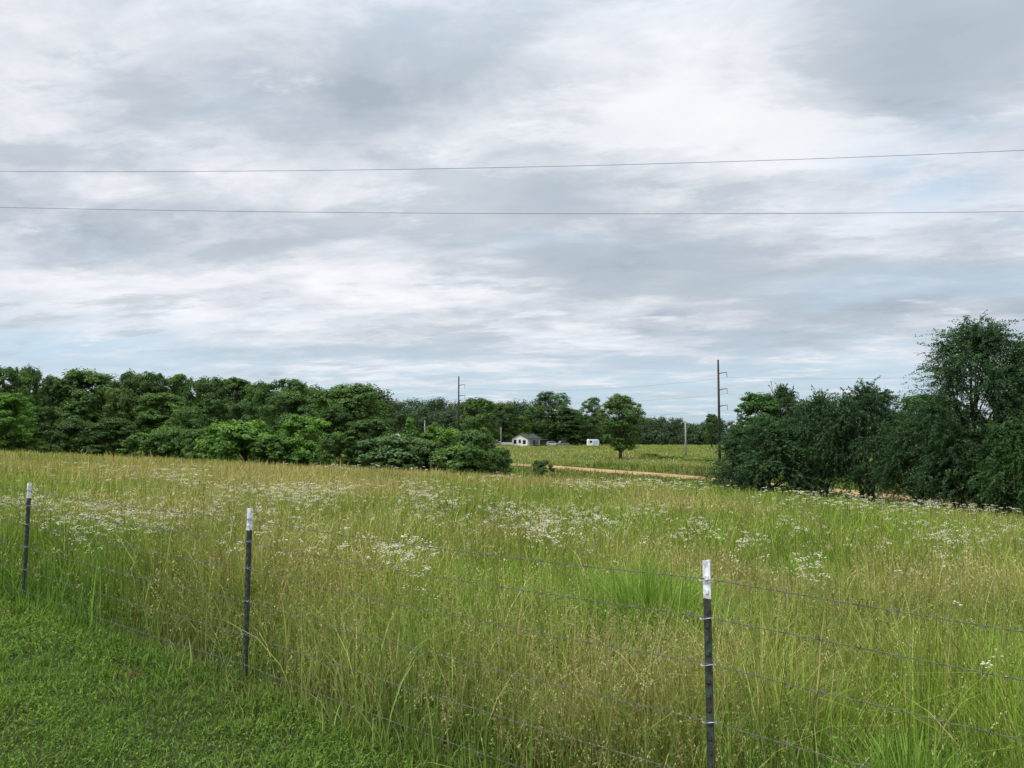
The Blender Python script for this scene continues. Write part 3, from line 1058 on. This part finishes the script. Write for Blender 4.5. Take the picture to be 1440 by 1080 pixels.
proto('oakA', 1, 9, 12, 'oak', 26000, .29, lobes=30, base_h=.12)
proto('oakB', 2, 9, 11, 'oak', 26000, .29, lobes=26, base_h=.16)
proto('oakC', 3, 10, 12, 'oak', 27000, .30, lobes=34, base_h=.10)
proto('oakD', 7, 9, 12, 'oak', 23000, .28, lobes=22, base_h=.18)
proto('tallA', 4, 7, 13, 'tall', 22000, .28, lobes=28, base_h=.14)
proto('tallB', 5, 7, 12, 'tall', 20000, .28, lobes=24, base_h=.18)
proto('coneA', 6, 7, 10, 'cone', 20000, .26, lobes=26, base_h=.05)
proto('bushA', 8, 6, 4.5, 'bush', 18000, .21, lobes=24, base_h=.03)
proto('bushB', 9, 6, 4.8, 'bush', 18000, .21, lobes=20, base_h=.03)
proto('bushC', 10, 5, 4.6, 'bush', 15000, .2, lobes=18, base_h=.03)
proto('lone', 25, 6.2, 8.6, 'tall', 26000, .2, lobes=44, base_h=.17)
proto('airy', 22, 9, 13, 'oak', 15000, .3, lobes=30, base_h=.15)
proto('featA', 31, 6.5, 6, 'feather', 80000, .115, lobes=38, base_h=.08)
proto('featB', 32, 6.0, 7, 'feather', 76000, .115, lobes=34, base_h=.25)
proto('featC', 33, 6.5, 7, 'feather', 76000, .115, lobes=34, base_h=.22)
proto('featTall', 34, 8.0, 11, 'feather', 125000, .11, lobes=50, base_h=.10)


def tree(name, px, top, Yd, wpx, key, tint, label, group=None, cat='tree', rz=None, sink=0.):
    cm, tm, W, H = PROTO[key]
    x0 = (px - 720) / F * Yd
    zb = gz(x0, Yd) - sink
    zt = at(px, top, Yd)[2]
    sx = wpx / F * Yd / W
    sz = (zt - zb) / H
    o = empty(name, (x0, Yd, zb), random.random() * 6.28 if rz is None else rz)
    o.scale = (sx, sx, sz)
    tag(o, label, cat, group)
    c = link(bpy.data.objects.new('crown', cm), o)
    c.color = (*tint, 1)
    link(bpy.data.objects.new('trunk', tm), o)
    return o


DK, MD, LT, BR, GY_, YG = (.84, .84, .78), (1.10, 1.08, .90), (1.25, 1.25, 1.0), (1.75, 1.8, 1.0), (1.25, 1.15, 1.5), (2.1, 1.9, .9)
G1 = 'back row of the wood on the left skyline'
G2 = 'front trees of the wood on the left'
G3 = 'bushes along the far edge of the meadow'
G4 = 'trees round the white farmhouse'
G5 = 'dark trees along the right side of the dirt road'
W_ = 'deciduous_tree'
for a in [
    # back row, left to right
    (W_, 8, 517, 100, 62, 'oakA', MD, 'mid green tree on the wood skyline, cut by the left picture edge', G1),
    (W_, 38, 516, 112, 42, 'oakB', DK, 'dark rounded tree left of the first dip in the wood skyline', G1),
    (W_, 73, 529, 104, 38, 'tallB', DK, 'narrow dark tree just right of the first dip in the wood skyline', G1),
    (W_, 125, 521, 106, 84, 'oakC', MD, 'broadest flat-topped tree on the left wood skyline', G1),
    (W_, 180, 523, 110, 58, 'oakB', DK, 'dark tree whose tip rises right of the broad flat-topped one', G1),
    (W_, 214, 524, 106, 52, 'oakD', DK, 'dark domed tree over the brownish tree in the left wood', G1),
    (W_, 250, 527, 112, 52, 'oakA', MD, 'mid green tree on the skyline above the leftmost bushes', G1),
    (W_, 290, 531, 106, 56, 'oakC', DK, 'dark ragged tree on the skyline above the widest bright bush', G1),
    (W_, 330, 532, 110, 56, 'tallA', DK, 'dark upright tree on the skyline, in the middle of the left wood', G1),
    (W_, 366, 538, 104, 52, 'oakB', MD, 'lower mid green tree on the skyline left of the smooth grey-green dome', G1),
    (W_, 407, 534, 106, 66, 'oakA', MD, 'tall rounded tree rising behind the smooth grey-green dome', G1),
    (W_, 446, 549, 104, 46, 'oakD', DK, 'low dark tree in the skyline notch left of the last big dome', G1),
    (W_, 493, 541, 95, 96, 'oakC', MD, 'big domed tree that ends the left wood on its right', G1),
    (W_, 535, 565, 108, 40, 'oakB', DK, 'dark tree sloping down behind the right flank of the last big dome', G1),
    # front of the wood
    (W_, 12, 553, 82, 84, 'oakD', (1.35, 1.5, .85), 'bright green tree at the left picture edge in front of the wood', G2),
    (W_, 62, 572, 92, 56, 'oakA', DK, 'dark shadowy tree just right of the bright green one at left', G2),
    (W_, 110, 549, 88, 62, 'coneA', (1.05, 1.1, .9), 'pointed lighter green tree in front of the wood on the left', G2),
    (W_, 108, 590, 84, 70, 'bushB', DK, 'low dark thicket under the pointed lighter green tree', G2),
    (W_, 172, 546, 92, 56, 'oakB', (1.05, .92, .85), 'brownish green tree in front of the wood, right of the pointed one', G2),
    (W_, 165, 588, 85, 66, 'oakD', DK, 'dark low tree under the brownish green tree', G2),
    (W_, 226, 553, 90, 66, 'tallA', MD, 'mid green tree standing over the left end of the bushes', G2),
    (W_, 262, 572, 84, 46, 'oakC', (1.1, 1.12, 1.0), 'small lighter tree behind the second bush from the left', G2),
    (W_, 305, 562, 92, 60, 'oakA', DK, 'dark hollow-looking tree behind the wide bright bush', G2),
    (W_, 345, 565, 90, 50, 'oakB', DK, 'dark tree left of and below the smooth grey-green dome', G2),
    (W_, 405, 550, 86, 70, 'oakC', (1.0, 1.0, 1.05), 'smooth grey-green dome of a tree standing above the bright bushes', G2),
    (W_, 470, 572, 88, 52, 'oakD', DK, 'dark tree filling the gap below the last big dome', G2),
    # bushes
    ('bush', 200, 609, 76, 52, 'bushC', LT, 'small bush at the left end of the bush row', G3, 'bush'),
    ('bush', 242, 600, 77, 54, 'bushA', LT, 'rounded bush second from the left end of the row', G3, 'bush'),
    ('bush', 283, 602, 75, 56, 'bushB', MD, 'darker round bush left of the widest bright one', G3, 'bush'),
    ('bush', 336, 592, 74, 92, 'bushA', (1.55, 1.6, 1.0), 'widest bright green bush in the row on the left', G3, 'bush'),
    ('bush', 388, 612, 72, 60, 'bushC', (1.3, 1.35, 1.0), 'low bright bush between the widest one and the tall bright one', G3, 'bush'),
    ('bush', 428, 585, 75, 88, 'bushB', (1.5, 1.6, .95), 'tall bright green bush below the grey-green dome', G3, 'bush'),
    ('bush', 470, 608, 70, 50, 'bushC', MD, 'mid green bush right of the tall bright bush', G3, 'bush'),
    ('small_tree', 517, 590, 68, 62, 'tallB', DK, 'small dark tree with a visible stem between the bushes, left of the grey bush', G3),
    ('bush', 560, 611, 63, 100, 'bushA', GY_, 'low wide grey-green bush at the centre left', G3, 'bush'),
    ('bush', 600, 620, 62, 60, 'bushC', (1.1, 1.05, 1.2), 'dull grey-green bush right of the low wide one', G3, 'bush'),
    ('small_tree', 578, 588, 72, 36, 'coneA', (1.45, 1.55, .95), 'pale green pointed sapling behind the grey-green bush', G3),
    ('bush', 622, 600, 66, 80, 'bushB', (1.35, 1.4, .85), 'yellowish green bush left of the far tall pole base', G3, 'bush'),
    ('small_tree', 611, 594, 76, 26, 'coneA', LT, 'slim pale sapling just left of the yellowish green bush top', G3),
    ('bush', 674, 603, 63, 74, 'bushB', (1.05, 1.1, 1.0), 'tall dark green bush second from the right end of the row', G3, 'bush'),
    ('bush', 700, 630, 60, 40, 'bushC', MD, 'small low bush at the right end of the bush row', G3, 'bush'),
    ('bush', 645, 627, 60, 76, 'bushA', MD, 'low dark green bush in front of the yellowish green one', G3, 'bush'),
    ('bush', 763, 647, 66, 30, 'bushC', (.9, .9, .95), 'lone little round bush on the meadow edge before the dirt road', None, 'bush'),
    # trees beyond the road and round the house
    (W_, 672, 560, 150, 58, 'oakB', MD, 'rounded oak right of the far tall pole, left of the farmhouse', G4),
    (W_, 708, 568, 262, 44, 'oakA', DK, 'dark tree behind the left side of the farmhouse', G4),
    (W_, 734, 585, 275, 26, 'oakD', YG, 'bright yellow-green tree behind the farmhouse roof', G4),
    (W_, 716, 590, 285, 50, 'oakC', DK, 'dark low tree directly behind the white gable', G4),
    (W_, 778, 551, 266, 66, 'airy', DK, 'tall open-topped tree right of the farmhouse with sky between its leaves', G4),
    (W_, 752, 575, 285, 34, 'oakB', MD, 'mid green tree left of the tall open-topped one', G4),
    (W_, 800, 574, 264, 48, 'oakC', DK, 'dark broad tree under the right side of the tall open-topped one', G4),
    (W_, 832, 559, 258, 36, 'airy', DK, 'open-topped tree just left of the lone pasture tree', G4),
    (W_, 822, 584, 272, 40, 'oakD', DK, 'dark tree behind the pale blue camper', G4),
    ('pasture_tree', 872, 555, 106, 50, 'lone', MD, 'lone tree standing in the pasture beyond the dirt road'),
    (W_, 1000, 582, 200, 24, 'oakD', DK, 'small dark tree beside the nearer tall pole'),
    # right side
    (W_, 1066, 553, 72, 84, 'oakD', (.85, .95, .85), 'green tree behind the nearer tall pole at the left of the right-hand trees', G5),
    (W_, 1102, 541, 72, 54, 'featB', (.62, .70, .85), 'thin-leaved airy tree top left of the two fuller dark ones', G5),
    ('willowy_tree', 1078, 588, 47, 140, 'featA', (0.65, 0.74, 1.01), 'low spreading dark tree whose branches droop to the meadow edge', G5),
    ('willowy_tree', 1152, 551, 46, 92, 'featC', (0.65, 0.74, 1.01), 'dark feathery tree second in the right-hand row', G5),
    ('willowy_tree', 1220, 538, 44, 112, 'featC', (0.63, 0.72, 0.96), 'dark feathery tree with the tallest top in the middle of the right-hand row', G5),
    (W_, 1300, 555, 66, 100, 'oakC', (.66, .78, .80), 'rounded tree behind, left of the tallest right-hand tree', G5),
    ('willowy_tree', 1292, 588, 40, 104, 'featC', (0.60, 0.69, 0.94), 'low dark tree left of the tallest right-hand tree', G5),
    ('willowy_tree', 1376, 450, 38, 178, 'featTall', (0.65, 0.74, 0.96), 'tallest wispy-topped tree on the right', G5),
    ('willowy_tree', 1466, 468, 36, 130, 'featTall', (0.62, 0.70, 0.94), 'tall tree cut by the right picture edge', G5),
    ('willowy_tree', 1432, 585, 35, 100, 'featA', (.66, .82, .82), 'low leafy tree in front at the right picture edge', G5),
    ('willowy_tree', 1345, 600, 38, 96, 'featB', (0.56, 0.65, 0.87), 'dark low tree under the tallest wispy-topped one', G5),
]:
    tree(*a)
for px, top, Yd, wpx, lab in [(914, 637, 114, 26, 'scrubby weed clump right of the lone pasture tree'), (942, 641, 108, 34, 'low scrub in the pasture left of the grey pole'),
                              (980, 645, 100, 40, 'low scrub in the pasture right of the grey pole')]:
    tree('weed_clump', px, top, Yd, wpx, 'bushA', (1.9, 1.7, 1.2), lab, 'scrub clumps in the pasture', 'scrub')


# far wood: one mass of crowns on the horizon
def far_wood():
    r_ = np.random.default_rng(77)
    Vs, Qs, Cs, vo = [], [], [], 0
    spots = []
    for px in np.arange(520, 760, 7.): spots.append((px + r_.normal(0, 3), 559 + (px - 540) * .03 + r_.normal(0, 3), r_.uniform(285, 330)))
    for px in np.arange(880, 1080, 6.): spots.append((px + r_.normal(0, 3), 590 + 3 * math.sin(px * .06) + r_.normal(0, 2.5) + max(0, (px - 960)) * .09, r_.uniform(330, 380)))
    for px in np.arange(530, 690, 10.): spots.append((px + r_.normal(0, 3), 578 + r_.normal(0, 4), r_.uniform(230, 262)))
    for px in np.arange(760, 900, 8.): spots.append((px + r_.normal(0, 3), 585 + r_.normal(0, 3), r_.uniform(290, 330)))
    for px in np.arange(690, 1060, 7.): spots.append((px, 610 + r_.normal(0, 2.5), r_.uniform(278, 290)))
    for px in np.arange(-200, 540, 16.): spots.append((px, 545 + r_.normal(0, 5), 170))
    for px in np.arange(1060, 1700, 16.): spots.append((px, 585 + r_.normal(0, 5), 260))
    for px, top, Yd in spots:
        x0 = (px - 720) / F * Yd
        zb = gz(x0, Yd)
        zt = at(px, top, Yd)[2]
        Hh = zt - zb
        wd = Hh * r_.uniform(.55, .8)
        nc = 60
        d = unit(r_, nc)
        u = r_.random(nc)
        rr = np.sqrt(np.sin(np.pi * (.12 + .8 * u))) * wd / 2 * (.5 + .5 * r_.random(nc))
        cc = np.stack([x0 + rr * d[:, 0], Yd + rr * d[:, 1], zb + Hh * (.08 + .86 * u)], 1)
        per = 46
        dd = unit(r_, nc * per)
        pp = np.repeat(cc, per, 0) + dd * (wd * .16 * r_.random(nc * per)[:, None] ** .5)
        V, Q = leaf_quads(pp, dd + np.array([0, 0, .5]), .62, .6, r_)
        t = np.repeat(r_.normal(1, .15, nc), per) * (.7 + .6 * r_.random(nc * per)) * r_.uniform(.85, 1.1)
        C = t[:, None] * np.array([.056, .094, .038])
        Vs.append(V); Qs.append(Q + vo); Cs.append(np.repeat(C, 4, 0))
        vo += len(V)
    o = np_mesh('far_wood', np.concatenate(Vs), np.concatenate(Qs), M_leaf, np.concatenate(Cs))
    tag(o, 'distant dark wood closing the horizon behind the pasture', 'wood', kind='stuff')


far_wood()


# ------------------------------------------------------------------ poles and lines
def tall_pole(px, top, Yd, label, arms, lean_=0.):
    x0 = (px - 720) / F * Yd
    zb = gz(x0, Yd)
    H = at(px, top, Yd)[2] - zb
    o = empty('utility_pole', (x0, Yd, zb))
    tag(o, label, 'utility pole', 'tall dark utility poles with side arms')
    MB().tube([(0, 0, -.5), (lean_ * .5, 0, H * .5), (lean_, 0, H)], [.17, .14, .10], 10).build('shaft', M_pole, o, True)
    tips = []
    for row in arms:
        z = at(px, row, Yd)[2] - zb
        lx = lean_ * z / H
        a = MB()
        a.tube([(lx + .1, 0, z - .12), (lx + .45, 0, z - .02), (lx + 1.0, 0, z + .03)], [.06, .05, .035], 6)
        am = a.build('side_arm', M_pole, o)
        ins = MB()
        for k in range(4):
            ins.tube([(lx + .98, 0, z - .02 - k * .13), (lx + .98, 0, z - .07 - k * .13), (lx + .98, 0, z - .12 - k * .13)], [.03, .075, .03], 8)
        ins.build('insulator', M_insul, am)
        tips.append(Vector((x0 + lx + .98, Yd, zb + z - .55)))
    return o, tips, Vector((x0 + lean_ * .5, Yd - .2, zb + H * .52))


_, tipsA, lowA = tall_pole(1011, 506, 85, 'nearer tall dark utility pole with three side arms beside the right-hand trees', (524, 547, 570))
_, tipsB, lowB = tall_pole(645, 529, 118, 'farther tall dark utility pole standing up over the centre bushes', (541, 556, 572))


def small_pole(px, top, Yd, label, r=.10):
    x0 = (px - 720) / F * Yd
    zb = gz(x0, Yd)
    H = at(px, top, Yd)[2] - zb
    o = empty('service_pole', (x0, Yd, zb))
    tag(o, label, 'pole', 'short pale service poles')
    MB().tube([(0, 0, -.4), (0, 0, H * .6), (0, 0, H)], [r * 1.25, r * 1.05, r], 8).build('shaft', M_paleole, o, True)
    a = MB()
    a.tube([(0, -.1, H - .35), (0, -.32, H - .25)], [.03, .03], 6)
    a.tube([(0, -.32, H - .12), (0, -.32, H - .42)], [.07, .07], 8)
    a.build('bracket', M_insul, o)
    return Vector((x0, Yd - .32, zb + H - .3))


s1 = small_pole(963.5, 594, 118, 'grey service pole standing alone in the pasture near the right-hand trees', .12)
s2 = small_pole(704.5, 601, 230, 'thin pale pole left of the white farmhouse', .13)
s3 = small_pole(597.5, 591, 120, 'pale pole top among the trees left of the farther tall pole', .075)


def power_line(a, c, sag, r, label, group, extra=40, name='power_line'):
    a, c = Vector(a), Vector(c)
    pts = []
    for k in range(extra + 1):
        u = k / extra
        p_ = a.lerp(c, u)
        p_.z -= 4 * sag * u * (1 - u)
        pts.append(p_)
    m_ = Vector(a)
    mb = MB().tube([p_ - m_ for p_ in pts], r, 6)
    o = mb.build(name, M_cable, None, True)
    o.location = m_
    tag(o, label, 'power line', group)


GW = 'two power lines crossing the sky overhead'
GF = 'wires strung between the tall utility poles'
al_, ar_ = at(-560, 231, 21.), at(2000, 181, 18.5)
power_line(al_, ar_, .58, .0055, 'upper of the two dark power lines crossing the sky', GW, 90)
al_, ar_ = at(-560, 276, 21.), at(2000, 288, 18.5)
power_line(al_, ar_, .36, .0055, 'lower of the two dark power lines crossing the sky', GW, 90)
for k, nm in enumerate(('top', 'middle', 'bottom')):
    power_line(tipsB[k], tipsA[k], .9, .009, f'{nm} thin wire between the two tall poles', GF)
    power_line(tipsA[k], Vector((58 - .5 * k, 52, tipsA[k].z - .3)), .9, .009, f'{nm} thin wire running right from the nearer tall pole', GF)
    power_line(Vector((-75, 150, tipsB[k].z)), tipsB[k], 1.2, .009, f'{nm} thin wire running left from the farther tall pole', GF)
power_line(lowB + Vector((0, 0, -.3)), s1, .8, .022, 'pale low service wire crossing in front of the farmhouse trees', GF)
power_line(s3, lowB, .3, .02, 'short service wire left of the farther tall pole', GF)


# ------------------------------------------------------------------ farmhouse and what stands round it
def house():
    Yd = 236
    x0 = (731 - 720) / F * Yd
    z0 = gz(x0, Yd)
    o = empty('farmhouse', (x0, Yd, z0), R(-30))
    tag(o, 'small white farmhouse with dark roof and three gable windows', 'house')
    W, L, Hw, Hr = 5.6, 8.5, 2.6, 3.85
    # gable faces -y (towards the viewer); length along +y
    m_ = MB()
    hw = W / 2
    vs = [(-hw, 0, -.6), (hw, 0, -.6), (hw, 0, Hw), (0, 0, Hr), (-hw, 0, Hw), (-hw, L, -.6), (hw, L, -.6), (hw, L, Hw), (0, L, Hr), (-hw, L, Hw)]
    m_.quad_mesh(vs, [(0, 1, 2, 3, 4), (6, 5, 9, 8, 7), (0, 4, 9, 5), (1, 6, 7, 2)])
    m_.build('wall', M_white, o)
    rf = MB()
    for s_ in (-1, 1):
        e = .45
        sl_ = (Hr - Hw) / hw
        a = [(0, -.35, Hr + .03), (s_ * (hw + e), -.35, Hw - e * sl_ + .03), (s_ * (hw + e), L + .35, Hw - e * sl_ + .03), (0, L + .35, Hr + .03)]
        a += [(p_[0], p_[1], p_[2] + .14) for p_ in a]
        rf.quad_mesh(a, [(0, 1, 2, 3), (4, 7, 6, 5), (0, 4, 5, 1), (1, 5, 6, 2), (2, 6, 7, 3)])
    r = rf.build('roof', M_roof, o)
    MB().box((.5, L * .55, Hr + .35), (.6, .6, 1.1)).build('chimney', M_dark, r)
    for xx, ww, hh, zz in ((-1.75, .85, 1.1, 1.5), (0, .6, .95, 1.65), (1.6, .9, 1.1, 1.45)):
        fr_ = MB()
        for c, s_ in (((xx - ww / 2 - .04, -.03, zz), (.08, .06, hh + .16)), ((xx + ww / 2 + .04, -.03, zz), (.08, .06, hh + .16)),
                      ((xx, -.03, zz + hh / 2 + .04), (ww, .06, .08)), ((xx, -.03, zz - hh / 2 - .04), (ww, .06, .08))):
            fr_.box(c, s_)
        f_ = fr_.build('window', M_dark, o)
        MB().box((xx, -.012, zz), (ww, .024, hh)).build('pane', M_glass, f_)
    pr = MB()
    pr.box((hw + 1.5, L * .5, .1), (2.9, L * .8, .25))
    for k in range(4):
        pr.box((hw + 2.8, L * (.15 + .233 * k), 1.25), (.14, .14, 2.1))
    pr.build('porch', M_dark, o)
    pf = MB()
    y0, y1 = L * .08, L * .92
    a = [(hw + .46, y0, Hw - .35), (hw + 3.1, y0, 2.05), (hw + 3.1, y1, 2.05), (hw + .46, y1, Hw - .35)]
    a += [(p_[0], p_[1], p_[2] + .12) for p_ in a]
    pf.quad_mesh(a, [(0, 1, 2, 3), (4, 7, 6, 5), (0, 4, 5, 1), (1, 5, 6, 2), (2, 6, 7, 3), (3, 7, 4, 0)])
    pf.build('porch_roof', M_roof, o)
    d_ = MB().box((hw + .03, L * .5, 1.2), (.06, .95, 2.0)).build('door', M_red, o)


house()


def ground_empty(name, px, Yd, rz, label, cat, group=None):
    x0 = (px - 720) / F * Yd
    return tag(empty(name, (x0, Yd, gz(x0, Yd)), rz), label, cat, group)


def wheels(o, xs, y, r):
    for xx in xs:
        for s_ in (-1, 1):
            wv = MB().tube([(xx, s_ * (y - .12), r), (xx, s_ * y, r)], [r, r], 14).build('wheel', M_tyre, o)
            MB().tube([(xx, s_ * (y + .002), r), (xx, s_ * (y + .02), r)], [r * .55, r * .5], 10).build('rim', M_silver, wv)


def car(px, Yd, rz, mat, label, pickup=False):
    o = ground_empty('parked_car' if not pickup else 'pickup_truck', px, Yd, rz, label, 'car' if not pickup else 'pickup', 'vehicles parked by the farmhouse')
    half = .86
    prof_ = [(-2.25, .35), (2.2, .35), (2.25, .7), (2.1, .95), (1.0, 1.05), (-2.2, 1.08), (-2.3, .7)]
    cab = [(1.0, 1.05), (.35, 1.58), (-1.5, 1.60), (-2.1, 1.08)] if not pickup else [(1.05, 1.05), (.55, 1.75), (-.55, 1.75), (-.7, 1.08)]
    def ext(poly, hwid, inset=0.):
        n = len(poly)
        m_ = MB()
        vs = [(x, -hwid, z) for x, z in poly] + [(x, hwid, z) for x, z in poly]
        m_.quad_mesh(vs, [tuple(range(n)), tuple(range(n, 2 * n))[::-1]] + [(i, n + i, n + (i + 1) % n, (i + 1) % n) for i in range(n)])
        return m_
    ext(prof_, half).build('body', mat, o)
    ext([cab[0], cab[1], cab[2], cab[3]][::1], half * .9).build('cabin', mat, o)
    cx = sum(c[0] for c in cab) / 4
    for s_ in (-1, 1):
        g_ = [(cx + (x - cx) * .86, 1.12 + (z - 1.05) * .72) for x, z in cab]
        m_ = MB()
        m_.quad_mesh([(x, s_ * (half * .9 + .006), z) for x, z in g_] + [(x, s_ * (half * .9 - .02), z) for x, z in g_],
                     [(0, 1, 2, 3), (7, 6, 5, 4), (0, 4, 5, 1), (1, 5, 6, 2), (2, 6, 7, 3), (3, 7, 4, 0)])
        m_.build('window', M_glass, o)
    wheels(o, (-1.4, 1.4), .9, .36)


car(777, 240, R(10), M_silver, 'silver car parked under the trees right of the farmhouse, nearer the house')
car(790, 240, R(-160), M_greyp, 'dull grey pickup parked right of the silver car under the trees', True)
car(696, 240, R(170), M_beige, 'beige car parked left of the farmhouse beyond the thin pole')

t_ = ground_empty('flatbed_trailer', 712.5, 238, R(4), 'long low white trailer left of the farmhouse gable', 'trailer')
MB().box((0, 0, .95), (3.6, 1.9, .75)).build('bed', M_white, t_)
mb = MB().box((2.4, 0, .5), (1.5, .12, .12))
mb.box((1.9, .35, .5), (.6, .08, .1), -.5)
mb.box((1.9, -.35, .5), (.6, .08, .1), .5)
mb.build('drawbar', M_dark, t_)
wheels(t_, (-.4, .5), .98, .34)

t_ = ground_empty('camper', 833.5, 228, R(8), 'small white and pale blue camper beside the trees left of the lone pasture tree', 'camper')
m_ = MB()
pr_ = [(-1.7, .45), (1.45, .45), (1.7, .9), (1.7, 1.9), (1.3, 2.35), (-1.5, 2.35), (-1.7, 2.1)]
n = len(pr_)
m_.quad_mesh([(x, -1.0, z) for x, z in pr_] + [(x, 1.0, z) for x, z in pr_], [tuple(range(n)), tuple(range(n, 2 * n))[::-1]] + [(i, n + i, n + (i + 1) % n, (i + 1) % n) for i in range(n)])
m_.build('body', M_white, t_)
MB().box((.65, -1.01, 1.35), (1.7, .03, 1.2)).build('side_panel', M_pblue, t_)
MB().box((-.9, -1.01, 1.6), (.8, .03, .6)).build('window', M_glass, t_)
wheels(t_, (-.1,), 1.0, .36)
MB().box((2.2, 0, .5), (1.3, .1, .1)).build('drawbar', M_dark, t_)

t_ = ground_empty('timber_deck', 760, 236, R(5), 'red brown timber railing and steps beside the farmhouse porch', 'deck')
mb = MB()
for k in range(7): mb.box((-1.9 + k * .63, 0, .75), (.1, .1, 1.5))
mb.box((0, 0, 1.45), (4.0, .06, .12)); mb.box((0, 0, .95), (4.0, .05, .1))
mb.build('railing', M_red, t_)
MB().box((0, 1.05, .3), (4.0, 2.0, .3)).build('platform', M_red, t_)

t_ = ground_empty('shed', 549, 145, R(15), 'pale roofed shed glimpsed between the trees left of the farther pole', 'shed')
zt = at(549, 613, 145)[2] - t_.location.z
MB().box((0, 0, zt / 2 - .2), (3.0, 2.6, zt - .2)).build('wall', M_beige, t_)
mb = MB()
for s_ in (-1, 1):
    a = [(-1.8, 0, zt + .25), (1.8, 0, zt + .25), (1.8, s_ * 1.6, zt - .35), (-1.8, s_ * 1.6, zt - .35)]
    a += [(p_[0], p_[1], p_[2] + .08) for p_ in a]
    mb.quad_mesh(a, [(0, 1, 2, 3), (4, 7, 6, 5), (0, 4, 5, 1), (1, 5, 6, 2), (2, 6, 7, 3), (3, 7, 4, 0)])
mb.build('roof', M_tin, t_)
